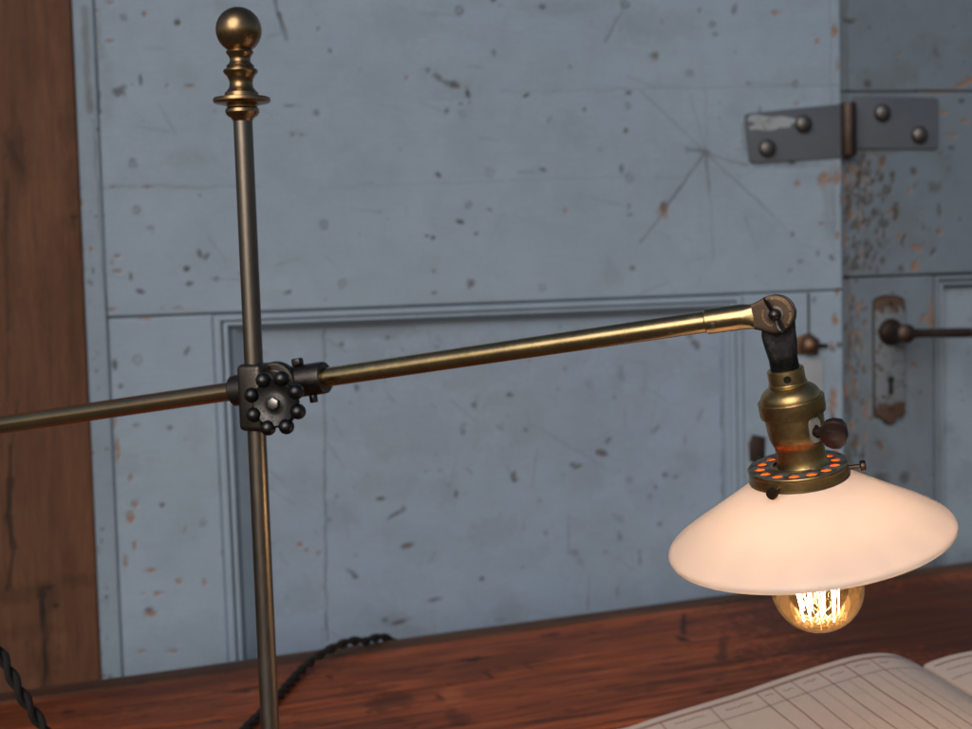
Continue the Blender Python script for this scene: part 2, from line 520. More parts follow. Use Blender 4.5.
def slab(name, o, ex, ey, n, u0, u1, v0, v1, th, m, parent, marks=None, step=0.0026, rnd=0.003, grain=None, wob=0.0):
    """a board: fine front grid facing n (front plane through o), rounded arris, sides and back."""
    nu, nv = max(2, int((u1 - u0) / step)), max(2, int((v1 - v0) / step))
    us, vs = np.linspace(u0, u1, nu + 1), np.linspace(v0, v1, nv + 1)
    X, Y = np.meshgrid(us, vs)
    D = np.zeros_like(X)
    if wob:
        D += wob * fbm(X * 6 + 3, Y * 6 + 5)
    dd = np.minimum(np.minimum(X - u0, u1 - X), np.minimum(Y - v0, v1 - Y))
    t = np.clip(1 - dd / max(rnd, 1e-6), 0, 1)
    D -= rnd * (1 - np.sqrt(1 - np.minimum(t, 0.999) ** 2)) * 0.8
    mk = marks.raster(X, Y) if marks is not None else None
    if mk is not None:
        D -= 0.0007 * np.maximum(mk[..., 0], mk[..., 1])
    off = root_of(parent).location if parent is not None else V((0, 0, 0))
    o = np.array(o - off); ex, ey, n = np.array(ex), np.array(ey), np.array(n)
    co = o + X[..., None] * ex + Y[..., None] * ey + D[..., None] * n
    W, Hh = nu + 1, nv + 1
    front = co.reshape(-1, 3)
    idx = np.arange(W * Hh).reshape(Hh, W)
    rim = np.concatenate([idx[0, :-1], idx[:-1, -1], idx[-1, :0:-1], idx[:0:-1, 0]])
    uvr = np.stack([X.ravel()[rim], Y.ravel()[rim]], 1)
    back = o + uvr[:, :1] * ex + uvr[:, 1:] * ey - th * n
    verts = np.concatenate([front, back])
    quads = np.stack([idx[:-1, :-1], idx[:-1, 1:], idx[1:, 1:], idx[1:, :-1]], -1).reshape(-1, 4)
    b0 = W * Hh
    nr = len(rim)
    bi = b0 + np.arange(nr)
    side = np.stack([rim, bi, np.roll(bi, -1), np.roll(rim, -1)], 1)
    quads = np.concatenate([quads, side])
    me = bpy.data.meshes.new(name)
    me.vertices.add(len(verts)); me.vertices.foreach_set("co", verts.astype(np.float32).ravel())
    nq = len(quads)
    me.loops.add(nq * 4 + nr)
    lv = np.concatenate([quads.ravel(), bi[::-1]]).astype(np.int32)
    me.loops.foreach_set("vertex_index", lv)
    me.polygons.add(nq + 1)
    me.polygons.foreach_set("loop_start", np.concatenate([np.arange(nq) * 4, [nq * 4]]).astype(np.int32))
    me.update(calc_edges=True)
    UV = np.concatenate([np.stack([X.ravel(), Y.ravel()], 1), uvr])
    if grain == "v":
        UV = UV[:, ::-1]
    lay = me.uv_layers.new(name="grain")
    lay.data.foreach_set("uv", UV[lv].astype(np.float32).ravel())
    if mk is not None:
        a = me.attributes.new("marks", "FLOAT_COLOR", "POINT")
        full = np.zeros((len(verts), 4), np.float32); full[:, 3] = 1
        full[:W * Hh] = mk.reshape(-1, 4)
        a.data.foreach_set("color", full.ravel())
    me.validate()
    return link(name, me, m, parent, 50)

# ------------------------------------------------------------------ the door wall (vertical plane, turned 12 degrees)
PSI = math.radians(12)
WU = V((math.cos(PSI), math.sin(PSI), 0))
WN = V((math.sin(PSI), -math.cos(PSI), 0))         # out of the wall, towards the camera
WO = V((0, 2.47, 0))
KS = 1.148                                         # everything on the wall is drawn at this size

def wuv(x, y, d=0.0):
    p = on_plane(x, y, WO + WN * d, WN) - WO
    return p.dot(WU), p.z

def wp(u, v, d=0.0):
    return WO + WU * u + Z * v + WN * d

PXM = 1.90e-3                                      # metres per photograph pixel on the wall
FLOOR = -0.76
def mean_u(*pts, d=0.0): return sum(wuv(x, y, d)[0] for x, y in pts) / len(pts)
def mean_v(*pts, d=0.0): return sum(wuv(x, y, d)[1] for x, y in pts) / len(pts)

uLm = mean_u((87, 0), (131, 670)); uL = wuv(87, 0)[0] - .012; uR = mean_u((839, 0), (844, 240))
uT = mean_u((68, 0), (107, 680))                   # outer edge of the trim strip
vR = mean_v((113, 317), (640, 297), (835, 292))
vTop = wuv(486, 0)[1] + 0.35
vBot = FLOOR + 0.02
uM0 = mean_u((213, 320), (229, 660)); uM1 = mean_u((742, 310), (744, 480))

WK, DK, GR = 0, 1, 2  # bare wood, dark chips, grime (on the table also painted shade)
lm, pm, rm, tm = Marks(), Marks(), Marks(), Marks()   # left leaf, recessed panel, right leaf, trim

def S(M, x, y, rx, ry=None, ch=DK, s=1.0, ang=0.0, ring=False, d=0.0):
    u, v = wuv(x, y, d)
    M.spot(u, v, rx * PXM * .88, (ry or rx) * PXM * .88, -ang, ch, s * (1.0 if ch == WK else .86), ring)
def L(M, x0, y0, x1, y1, w, ch=DK, s=1.0, d=0.0):
    M.line(*wuv(x0, y0, d), *wuv(x1, y1, d), w * PXM * .8, ch, s * .8)

# left leaf: marks seen in the photograph
for x, y, rx, ry, s in ((92,5,4,2,.9),(110,3,6,2,.9),(95,11,7,2,.8),(111,41,5,2,.9),(145,14,3,3,1),(168,86,2,2,.8),(190,86,6,2,.8),
        (113,187,3,2,.8),(149,187,6,2,.8),(407,78,2.5,2.5,.9),(776,13,9,3,1),(835,31,5,9,1),(818,41,3,3,.8),(798,184,4,4,.9),(838,236,4,5,1),
        (821,224,5,3,.9),(118,256,5,2,.9),(117,271,6,2.5,1),(112,262,3,4,.8),(178,309,6,2,.8),(162,309,3,2,.7),(112,310,5,3,1),
        (145,319,10,2,.9),(135,505,4,5,.9),(131,517,5,8,.9),(135,547,3,6,.9),(152,571,7,3,1),(178,581,5,4,.9),(160,594,6,2,.9),
        (143,594,4,2,.7),(205,582,3,6,.9),(150,614,9,5,1),(174,651,10,2.5,.8),(142,652,5,2,.7),(115,420,3,9,.8),(118,450,3,14,.9),(131,478,3,6,.8),
        (126,560,3,10,.9),(836,320,5,8,.9),(833,400,7,24,1),(836,452,5,15,.9),(832,346,4,6,.7),(838,292,4,5,1),(826,180,11,9,1),(838,176,5,14,1),
        (780,350,10,7,1),(795,344,8,5,.9),(757,448,8,11,.9),(755,440,5,7,.9),(566,211,4,4,.8),(655,58,7,6,.55),(664,210,9,10,.8),(748,84,3,2,.8),
        (810,118,4,3,.7),(797,103,4,2,.8),(225,552,4,5,.9),(220,420,3,8,.7),(222,480,3,12,.6),(842,200,3,12,.9),(840,120,3,8,.8),(838,64,3,8,.8)):
    S(lm, x, y, rx, ry, WK, s)
for x, y, rx, ry, s, a in ((178,22,4,4,1,0),(120,92,7,6,.75,0),(124,88,4,4,.6,0),(141,80,2,8,.8,0),(318,29,3,3,.8,0),(317,113,4,4,.6,0),
        (290,106,11,1.8,.6,0),(293,135,2,2,.7,0),(302,135,2,2,.6,0),(494,0,4,3,1,0),(543,8,5,4,.8,0),(428,70,4,4,.6,0),(438,78,7,4,.7,.6),
        (446,83,6,4,.7,.5),(455,85,8,5,.9,.3),(468,93,3,7,.95,-.2),(461,104,3,1.5,.9,0),(447,111,3,4,.7,0),(526,96,6,2.5,1,-.5),
        (585,110,3,3,.9,0),(570,67,2,2,.7,0),(330,51,2.5,3,.7,0),(494,53,3,5,.6,0),(628,93,5,3,.8,0),(626,131,3,3,.9,0),(438,175,5,3,1,.5),
        (543,170,5,3,.9,.2),(525,172,12,1.2,.5,0),(460,222,6,3,1,.2),(476,234,3,2.6,1,0),(427,236,2.5,2,.9,0),(433,238,3,2.5,1,0),(490,210,4,2,.6,.4),
        (630,215,6,2,.7,0),(629,207,2.5,5,.6,0),(622,170,3,6,.7,0),(655,56,8,5,.6,.3),(690,73,5,5,.4,0),(715,35,5,3,.6,0),(793,163,5,4,.8,0),
        (793,234,3.5,3.5,.9,0),(735,10,4,8,.6,.3),(664,208,6,9,.7,.1),(706,153,7,4,.7,.3),(131,277,2,5,.9,0),(141,292,6,3,.9,.4),(187,269,4,3,1,0),
        (200,255,3,6,.8,-.3),(206,257,5,3,.7,-.6),(190,284,4,2.5,.8,0),(217,279,3,3,.6,0),(288,293,5,3.5,.8,-.4),(471,284,6,5,.8,0),(434,271,2.5,2,.7,0),
        (434,293,4,2,.8,0),(632,268,5,4,.7,0),(188,350,7,3,.7,-.9),(115,365,3,7,.9,0),(121,387,3,3,.7,0),(162,506,3.5,3,.9,0),(203,525,4,3,.4,0),(185,530,2,6,.4,.3),
        (757,452,9,12,.75,0),(833,350,5,5,.8,0),(840,345,5,4,.9,0),(150,610,5,3,.8,0),(832,258,6,3,.7,.5),(818,254,3,4,.6,0),(800,262,5,3,.5,0),(790,271,4,3,.5,0),
        (815,300,3,4,.7,0),(768,300,5,3,.6,0),(833,420,4,10,.6,0),(838,470,4,20,.6,0),(170,428,4,3,.7,0),(185,440,2,2,.6,0),(137,425,5,3,.5,0),
        (150,228,5,3,.5,0),(200,196,3,2,.4,0),(325,300,3,2,.4,0),(360,70,2.5,3,.4,0),(400,150,2,2,.4,0),(550,120,3,6,.35,.5),(600,150,4,2,.3,0),
        (720,118,2,2,.6,0),(700,10,3,3,.6,0),(662,22,2,3,.5,0),(735,52,2,2,.5,0),(760,110,2,5,.9,0)):
    S(lm, x, y, rx, ry, DK, s, a)
for x, y, r, s in ((125,18,5,.7),(133,164,5,.8),(137,210,4.5,.8),(459,11,6.5,.8),(626,4,6,.95),(490,172,6,.4),(468,206,6,.7),(324,225,6,.55),(712,24,5,.8),
        (796,84,4.5,.8),(343,284,6,.5),(543,288,6,.5),(138,360,6,.5),(471,284,6,.7),(630,178,6,.5),(628,106,5,.6),(543,8,5,.6),(690,74,6,.5),(462,115,5,.4),
        (204,523,4.5,.4),(862,0,3,.3)):
    S(lm, x, y, r, r, DK, s, 0, True)
for x0, y0, x1, y1, w, s in ((275,-2,278,14,2,.7),(279,14,287,39,2.6,.9),(622,12,606,42,1.5,.5),(706,153,640,90,.8,.45),(706,153,690,95,.7,.35),(706,153,666,208,1.3,.8),
        (664,212,640,242,1.1,.7),(706,155,710,190,1.6,.7),(710,190,714,260,.8,.4),(706,153,775,217,.9,.6),(706,153,748,166,1.0,.6),(706,153,686,148,1.8,.7),
        (700,150,686,152,1.4,.6),(748,84,838,86,.8,.4),(95,187,260,187,.8,.38),(320,188,640,176,.7,.22),(500,92,838,85,.6,.3),(775,217,800,245,.6,.3),
        (706,150,706,90,.5,.3),(745,218,758,250,.9,.4),(830,0,834,250,1.0,.28),(92,40,98,112,3.2,.9),(95,112,99,175,1.4,.5)):
    L(lm, x0, y0, x1, y1, w, DK, s)
for x, y, rx, ry, s in ((455,88,26,14,.25),(655,25,60,22,.22),(400,25,50,25,.16),(96,40,8,45,.5),(560,8,60,10,.2),(480,330,20,6,.2),(108,90,10,40,.25),
        (700,165,60,50,.12),(830,200,12,60,.35),(575,130,30,22,.18)):
    S(lm, x, y, rx, ry, GR, s)

PD = -0.0252                                         # the recessed panel lies this far behind the face
for x, y, rx, ry, s, a in ((342,345,3,3,.8,0),(388,338,2.5,2.5,.6,0),(437,347,4,2,.5,0),(510,395,6,3,.95,.3),(474,405,4,3,.7,.6),(463,432,3,6,.6,-.2),(464,425,6,2,.4,-.5),
        (526,430,3.5,3,.7,0),(602,453,9,5,.75,.1),(609,440,3,6,.6,.7),(578,467,9,3,.7,-.4),(514,476,3.5,6,.8,0),(500,428,5,2,.4,.5),(621,372,5,10,.3,0),(590,385,7,7,.22,0),
        (357,388,4,5,.8,0),(382,499,7,3,.9,.1),(395,515,10,2.2,.7,-.5),(404,509,3,5,.6,.3),(456,494,3,5,.8,0),(515,480,4,3,.9,0),(407,546,9,3.2,.7,-.25),
        (352,573,8,3.2,.7,.7),(356,577,5,3.5,.8,0),(482,579,3.5,3.5,.8,0),(435,600,10,2.6,.6,-.1),(397,623,15,3,.75,-.15),(385,621,6,4,.6,0),(546,534,3.5,4,.6,0),
        (575,553,7,5,.4,.3),(580,562,5,5,.3,0),(620,537,3,7,.5,-.2),(640,552,4,4,.4,0),(695,343,5,10,.75,-.55),(690,337,5,4,.6,.5),(655,430,9,3,.5,-.6),
        (685,440,3,9,.3,0),(676,477,5,3,.5,0),(650,497,4,6,.35,0),(605,552,4,3,.4,0),(630,480,6,5,.3,0),(618,592,3,10,.3,0),(330,520,3,3,.5,0),
        (700,415,3,9,.3,.4),(620,520,9,7,.25,0),(660,525,5,4,.5,.5),(665,475,4,3,.7,.2),(656,487,3,3,.8,0),(573,465,4,3,.8,-.5),(640,560,3,8,.4,0),(500,620,8,2,.3,0),
        (450,360,3,2,.5,0),(530,360,3,3,.35,0),(560,345,5,3,.3,0),(615,397,3,3,.4,0),(440,470,5,3,.3,.4),(540,500,3,3,.5,0)):
    S(pm, x, y, rx, ry, DK, s, a, False, PD)
for x, y, rx, ry, s in ((382,499,5,2,.6),(407,546,6,2,.6),(602,453,6,3,.6),(578,467,6,2,.5),(319,554,3,4,.8),(300,545,5,3,.8),(307,550,4,3,.7),(435,600,6,1.5,.5),(397,623,9,2,.5)):
    S(pm, x, y, rx, ry, WK, s, 0, False, PD)
for x0, y0, x1, y1, w, s in ((324,330,327,640,1.0,.75),(450,400,475,420,.6,.4),(540,428,605,468,.6,.35),(590,575,588,610,.9,.4),(722,320,724,585,1.5,.9),(660,380,650,430,.6,.25)):
    L(pm, x0, y0, x1, y1, w, DK, s, PD)
for x, y, rx, ry, s in ((470,360,130,30,.22),(560,420,120,60,.16),(410,430,60,60,.14),(600,560,60,60,.16),(380,330,60,12,.3),(650,360,60,30,.2),(395,618,22,8,.3)):
    S(pm, x, y, rx, ry, GR, s, 0, False, PD)

RD = -0.014                                         # face of the right leaf
for x, y, rx, ry, s, a in ((850,21,10,4,.9,0),(868,84,6,5,.9,0),(917,91,4,3,.9,0),(962,101,5,3,.9,0),(952,148,5,3,.8,0),(868,255,6,6,.9,0),(886,225,5,9,.9,.3),
        (855,268,10,4,.9,0),(865,322,4,4,.6,0),(882,447,4,4,.7,0),(915,365,4,4,.4,0),(935,187,11,8,.6,0),(868,172,8,5,.8,0),(935,50,3,7,.5,.4),(938,55,3,7,.5,-.5),
        (880,483,14,16,.85,0),(905,478,10,9,.8,0),(850,345,5,20,.75,0),(853,300,5,8,.7,0),(850,410,6,14,.7,0),(856,440,5,9,.7,0),(850,520,6,20,.6,0)):
    S(rm, x, y, rx, ry, DK, s, a, False, RD)
for x, y, rx, ry, s, a in ((962,85,14,3,1,-.3),(970,80,8,4,1,-.3),(940,92,28,1.8,.9,0),(965,121,6,3,1,0),(943,112,8,3,.9,.2),(950,135,11,2,.9,.05),(866,163,7,6,.7,0),
        (917,248,7,4,1,.4),(940,233,4,3,.9,0),(962,55,2,2,.9,0),(917,348,3,4,.5,0),(933,318,7,26,.95,0),(938,302,8,16,.9,0),(945,345,6,18,.7,0),(925,318,5,9,.9,.4),(955,284,18,5,1,0),(965,287,10,4,1,0),
        (865,322,3,3,.9,0),(912,366,4,4,.7,0),(882,447,3,6,.9,0),(918,481,4,4,.7,0),(862,255,4,4,.8,0),(846,180,3,12,.9,0),(846,240,3,9,.7,0),(846,390,3,14,.8,0),(942,445,3,3,.6,0),
        (965,275,8,2.5,.8,0)):
    S(rm, x, y, rx, ry, WK, s, a, False, RD)
r2 = random.Random(5)
for _ in range(150):                                # flaked patch under the hinge
    x, y = 846 + abs(r2.gauss(0, 30)), r2.gauss(205, 36)
    if y < 150 or y > 276: continue
    S(rm, x, y, r2.uniform(1.2, 5), r2.uniform(2, 9), r2.choice((DK, DK, DK, DK, WK)), r2.uniform(.7, 1.1), r2.uniform(-.2, .7), False, RD)
for _ in range(120):
    x, y = 846 + abs(r2.gauss(0, 12)), r2.uniform(278, 560)
    S(rm, x, y, r2.uniform(1.2, 4.5), r2.uniform(3, 10), r2.choice((DK, DK, WK)), r2.uniform(.5, 1.0), r2.uniform(-.3, .3), False, RD)
for _ in range(45):
    S(rm, r2.uniform(850, 990), r2.uniform(-20, 560), r2.uniform(8, 40), r2.uniform(6, 30), GR, r2.uniform(.1, .4), 0, False, RD)
for _ in range(170):
    S(rm, r2.uniform(850, 1000), r2.uniform(-20, 560), r2.uniform(.8, 2.6), r2.uniform(.8, 3), r2.choice((DK, DK, WK)), r2.uniform(.3, .9), 0, False, RD)
L(rm, 846, 92, 972, 91, 1.0, DK, .6, RD)
L(rm, 846, 0, 850, 560, 3.5, GR, .8, RD)
for _ in range(46):
    S(lm, r2.uniform(80, 840), r2.uniform(-60, 600), r2.uniform(12, 55), r2.uniform(6, 24), GR, r2.uniform(.05, .2), r2.uniform(-.3, .3))
for _ in range(60):
    S(pm, r2.uniform(250, 720), r2.uniform(325, 640), r2.uniform(10, 45), r2.uniform(8, 30), GR, r2.uniform(.06, .26), r2.uniform(-.6, .6), False, PD)
for _ in range(50):
    x, y = r2.uniform(90, 830), r2.uniform(0, 300); a = r2.gauss(0, .5)
    L(lm, x, y, x + 40 * math.cos(a) * r2.random(), y + 40 * math.sin(a) * r2.random(), r2.uniform(.4, .9), DK, r2.uniform(.12, .4))
for _ in range(45):
    x, y = r2.uniform(250, 720), r2.uniform(330, 630); a = r2.uniform(.3, 2.0)
    L(pm, x, y, x + 45 * math.cos(a) * r2.random(), y + 45 * math.sin(a) * r2.random(), r2.uniform(.5, 1.2), DK, r2.uniform(.12, .4), PD)
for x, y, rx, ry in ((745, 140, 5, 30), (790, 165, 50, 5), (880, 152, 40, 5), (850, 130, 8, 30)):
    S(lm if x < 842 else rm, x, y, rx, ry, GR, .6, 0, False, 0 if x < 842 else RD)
for _ in range(170):                                # small flecks all over the left leaf
    S(lm, r2.uniform(-10, 840), r2.uniform(-120, 600), r2.uniform(.6, 1.8), r2.uniform(.6, 1.6), r2.choice((DK, DK, DK, WK)), r2.uniform(.2, .75))
for _ in range(110):
    S(pm, r2.uniform(250, 720), r2.uniform(320, 640), r2.uniform(.6, 2.4), r2.uniform(.6, 2.4), DK, r2.uniform(.15, .6), 0, False, PD)
for _ in range(40):
    u, v = r2.uniform(uT, uL), r2.uniform(-.3, .8)
    tm.spot(u, v, r2.uniform(.0015, .004), r2.uniform(.002, .008), 0, r2.choice((DK, GR, WK)), r2.uniform(.3, .8), False)
L(tm, 82, 10, 88, 110, 3.5, GR, .9); L(tm, 118, 350, 130, 675, 2.0, DK, .6); L(tm, 92, 120, 110, 340, 1.0, DK, .5)
for x, y in ((97, 130), (96, 217), (112, 350), (110, 596)): S(tm, x, y, 2, 2, DK, .9)

LEAN = (Z + WU * .0105).normalized()
left_door = thing("door", "large pale blue-grey panelled door leaf with scratched peeling paint behind the lamp", "door", wp((uL + uR) / 2, FLOOR))
G = 0.0012
slab("upper_boards", wp(0, 0), WU, Z, WN, uL + G, uR, vR + G, vTop, 0.04, MAT["paint"], left_door, lm, wob=0.0012)
slab("stile", wp(0, 0, -0.0006), WU, Z, WN, uL + G, uM0, vBot, vR - G, 0.04, MAT["paint"], left_door, lm, wob=0.0008)
slab("stile", wp(0, 0, -0.0006), WU, Z, WN, uM1, uR, vBot, vR - G, 0.04, MAT["paint"], left_door, lm, wob=0.0008)
vBR = -0.42
slab("bottom_rail", wp(0, 0, -0.0012), WU, Z, WN, uM0 + G, uM1 - G, vBot, vBR, 0.04, MAT["paint"], left_door, None, step=0.02)

# moulding: profile swept round the opening
def moulding(parent, u0, u1, v0, v1, base, prof_l, prof_t, prof_r, m):
    mb = MB(); b = mb.bm
    loops = []
    for (ol, d), (ot, _), (orr, _) in zip(prof_l, prof_t, prof_r):
        loops.append([wp(u0 + ol, v0 + ot, base + d), wp(u1 - orr, v0 + ot, base + d), wp(u1 - orr, v1 - ot, base + d), wp(u0 + ol, v1 - ot, base + d)])
    mb.loft(loops, True, False, False)
    return mb.build("moulding", m, parent, 25)
dep = [-0.004, 0.004, 0.0055, 0.0055, 0.000, -0.003, 0.002, 0.003, 0.000, -0.006, -0.0095, -0.006, -0.008, PD - 0.001]
pl = [.000, .001, .003, .011, .0125, .0145, .016, .021, .024, .026, .0275, .029, .032, .054]
pt = [.000, .001, .003, .009, .0105, .0115, .013, .017, .019, .0205, .0215, .0225, .0245, .027]
pr = [.000, .001, .003, .010, .0110, .0125, .014, .018, .020, .0215, .0225, .0235, .026, .030]
pl, pt, pr, dep = [[q * KS for q in a] for a in (pl, pt, pr, dep)]
moulding(left_door, uM0, uM1, vBR, vR - 0.0015, 0.0, list(zip(pl, dep)), list(zip(pt, dep)), list(zip(pr, dep)), MAT["paint"])
slab("recessed_panel", wp(0, 0, PD), WU, Z, WN, uM0 + .022, uM1 - .012, vBR + .01, vR - .014, 0.012, MAT["paint_panel"], left_door, pm, wob=0.0012)
MB().box(wp((uL + uR) / 2, (vBot + vTop) / 2, -0.055), WU, Z, WN, uR - uL - .04, vTop - vBot - .04, .02).build("back_boards", MAT["paint_trim"], left_door)

# small rusty turn-button latch with a pale strip on the right stile
lat = wuv(807, 345)
mb = MB()
mb.prism([(a * KS, b * KS) for a, b in ((-.022, -.016), (.020, -.019), (.024, .008), (.004, .022), (-.020, .014))], wp(lat[0], lat[1], -.001), WU, Z, WN, .004, .0012)
latch = mb.build("latch", MAT["worn_rust"], left_door)
MB().lathe([(a * KS, b * KS) for a, b in ((.0165, 0), (.0175, .006), (.015, .013), (.008, .018), (.0001, .0195))], wp(lat[0] + .002, lat[1], .003), WN, 28).build("knob", MAT["worn_rust"], latch)
MB().cyl(wp(lat[0] + .002, lat[1], .006), wp(lat[0] + .042, lat[1] - .003, .006), .0045, .004, 14, .001).build("pin", MAT["iron"], latch)
su0, sv1 = wuv(789, 360); su1, sv0 = wuv(823, 452)
MB().box(wp((su0 + su1) / 2, (sv0 + sv1) / 2, .0015), WU, Z, WN, su1 - su0, sv1 - sv0, .006, .0012).build("cover_strip", MAT["pale"], left_door)
q = wuv(756, 449)
MB().prism([(a * KS, b * KS) for a, b in ((-.012, -.022), (.016, -.026), (.018, .02), (-.006, .026), (-.014, .010))], wp(q[0], q[1], -.001), WU, Z, WN, .003, .001).build("rusty_plate", MAT["rusty"], left_door)
mb = MB(); p0, p1 = wuv(809, 293), wuv(808, 338)
mb.box(wp((p0[0] + p1[0]) / 2, (p0[1] + p1[1]) / 2, .0006), WU, Z, WN, .0035, p0[1] - p1[1], .0016)
mb.build("seam", MAT["black"], left_door)

# trim strip between the leaf and the oak post
trim = slab("trim_board", wp(-.0105 * .62, 0, 0.004), WU, LEAN, WN, uT - .05, uLm, FLOOR, vTop, 0.06, MAT["paint_trim"], None, tm, wob=0.0015)
trim["kind"] = "thing"
trim["label"], trim["category"] = "narrow blue-grey painted strip of board between the oak post and the panelled door", "trim board"

# right leaf
uE = 1.95
right_door = thing("door", "darker weathered blue-grey door leaf with flaking paint, lever handle and keyhole plate", "door", wp((uR + uE) / 2, FLOOR))
v92 = mean_v((900, 92), d=RD); v276 = mean_v((900, 276), d=RD)
u945 = mean_u((946, 300), (946, 480), d=RD)
ur0 = uR + 0.0035
slab("upper_board", wp(0, 0, RD), WU, Z, WN, ur0, uE, v92 + .001, vTop, 0.03, MAT["paint_right"], right_door, rm, wob=.001)
slab("lock_rail", wp(0, 0, RD - .0008), WU, Z, WN, ur0, uE, v276 + .0015, v92, 0.03, MAT["paint_right"], right_door, rm, wob=.001)
slab("stile", wp(0, 0, RD - .0004), WU, Z, WN, ur0, u945 - .026, vBot, v276 - .0015, 0.03, MAT["paint_right"], right_door, rm, wob=.001)
d2 = [-0.003, 0.002, 0.003, -0.002, -0.004, 0.000, -0.006, -0.016]
p2 = [0, .001, .008, .011, .013, .020, .023, .028]
moulding(right_door, u945 - .026, uE, -.42, v276 - .002, RD, list(zip(p2, d2)), list(zip(p2, d2)), list(zip(p2, d2)), MAT["paint_right"])
slab("recessed_panel", wp(0, 0, RD - .016), WU, Z, WN, u945 - .005, uE - .02, -.41, v276 - .02, 0.01, MAT["paint_trim"], right_door, rm, wob=.001)
MB().box(wp((ur0 + uE) / 2, (vBot + vTop) / 2, RD - .042), WU, Z, WN, uE - ur0, vTop - vBot, .016).build("back_boards", MAT["paint_right"], right_door)

# keyhole plate: grey paint worn through to rust at its two ends and in patches
def m_esc(zlo, zhi):
    M, nt, out = mat("flaking_painted_plate")
    v = coord(nt, "Object")
    sx = N(nt, "ShaderNodeSeparateXYZ"); nt.links.new(v, sx.inputs[0])
    n1 = noise(nt, v, 60, 5, 0.65); n2 = noise(nt, v, 260, 3, 0.6)
    zz = math_(nt, "ADD", sx.outputs[2], math_(nt, "MULTIPLY", math_(nt, "SUBTRACT", n1, 0.5), 0.10))
    hi = math_(nt, "MULTIPLY", math_(nt, "SUBTRACT", zz, zhi), 160, True)
    lo = math_(nt, "MULTIPLY", math_(nt, "SUBTRACT", zlo, zz), 160, True)
    sp = math_(nt, "MULTIPLY", math_(nt, "SUBTRACT", n1, 0.57), 22, True)
    f = math_(nt, "ADD", math_(nt, "ADD", hi, lo, True), sp, True)
    col = mix(nt, f, mix(nt, n2, (0.115, 0.135, 0.155), (0.165, 0.185, 0.205)), mix(nt, n2, (0.035, 0.024, 0.020), (0.105, 0.058, 0.038)))
    principled(nt, out, col, 0.6, 0, bump(nt, math_(nt, "SUBTRACT", math_(nt, "MULTIPLY", n2, .4), f), .5, .002), .4)
    return M
eu, ev1 = wuv(888.5, 296, RD); _, ev0 = wuv(889, 417, RD)
hw, hh = 16.5 * PXM * 1.06, (ev1 - ev0) / 2
MAT["escutcheon"] = m_esc(wuv(889, 402, RD)[1] - FLOOR, wuv(889, 313, RD)[1] - FLOOR)
out = []
for i in range(13):
    t = PI * i / 12
    out.append((hw * math.cos(t) * (1 - .12 * math.sin(t)), hh - .012 + .012 * math.sin(t)))
out += [(-hw, -hh + .012), (-hw * .95, -hh + .004), (-hw * .5, -hh), (-hw * .38, -hh - .008), (-hw * .15, -hh - .014), (hw * .15, -hh - .014), (hw * .38, -hh - .008), (hw * .5, -hh), (hw * .95, -hh + .004), (hw, -hh + .012)]
esc = MB().prism(out, wp(eu, (ev0 + ev1) / 2, RD - .001), WU, Z, WN, .0085, .002).build("keyhole_plate", MAT["escutcheon"], right_door)
MB().prism([(x * 1.09, y * 1.02) for x, y in out], wp(eu, (ev0 + ev1) / 2, RD - .001), WU, Z, WN, .0032, .0012).build("shadow_rim", MAT["rusty"], esc)  # dark backing edge stands in for a shadow line round the plate
ku, kv = wuv(889, 384, RD)
mb = MB()
ko = [(.0080 * math.cos(t), .0080 * math.sin(t) + .009) for t in [PI * (-.3 + 1.6 * i / 14) for i in range(15)]] + [(-.0058, -.021), (.0058, -.021)]
mb.prism(ko, wp(ku, kv, RD + .0072), WU, Z, WN, .0008)
mb.build("keyhole", MAT["black"], esc)
for dx, vv in ((0, ev0 + .018), (0, ev1 - .014)):
    MB().lathe([(.005, 0), (.0045, .0015), (.002, .0025), (.0001, .0027)], wp(eu + dx, vv, RD + .0074), WN, 16).build("screw", MAT["rusty"], esc)
# lever handle
hu, hv = wuv(889, 332, RD)
mb = MB()
mb.lathe([(a * KS, b * KS) for a, b in ((.024, 0), (.0245, .004), (.022, .010), (.018, .015), (.014, .022), (.0135, .046), (.016, .050), (.0165, .058), (.011, .063), (.0001, .064))], wp(hu, hv, RD + .004), WN, 32)
e0 = wp(hu, hv, RD + .064)
hd = (wp(hu + .14, hv - .004, RD + .066) - e0).normalized()
mb.lathe([(a, b * 1.22) for a, b in ((.0125, 0), (.0120, .012), (.0095, .020), (.0085, .03), (.0088, .055), (.0098, .085), (.0100, .112), (.0085, .118), (.0102, .121), (.0105, .126), (.0075, .131), (.0001, .133))], e0, hd, 24)
mb.build("lever_handle", MAT["rusty"], right_door)
MB().prism([(a * KS, b * KS) for a, b in ((-.005, .0), (-.002, -.030), (.001, -.036), (.005, -.03), (.007, 0))], wp(hu - .001, hv - .018, RD + .004), WU, Z, WN, .003).build("handle_tail", MAT["rusty"], right_door)

# strap hinge across both leaves
hg = thing("hinge", "grey steel hinge with four domed screws joining the two door leaves", "hinge", wp(wuv(843, 130)[0], wuv(843, 130)[1]))
def hplate(quad, d, th):
    mb = MB(); vs = [wuv(x, y, d) for x, y in quad]
    cu, cv = sum(a for a, _ in vs) / 4, sum(b for _, b in vs) / 4
    pts = []
    r = .007
    for i in range(4):                                  # round the corners
        p, pv, nx = V(vs[i]), V(vs[i - 1]), V(vs[(i + 1) % 4])
        a, b = (pv - p).normalized() * r, (nx - p).normalized() * r
        for t in (0, .25, .5, .75, 1):
            c = (p + a) * (1 - t) ** 2 + p * 2 * t * (1 - t) + (p + b) * t ** 2
            pts.append((c.x, c.y))
    return mb.prism(pts[::-1], wp(0, 0, d), WU, Z, WN, th, .0012)
pm1 = hplate([(744, 114), (749, 163.5), (846, 157), (841, 104)], -.0005, .005)
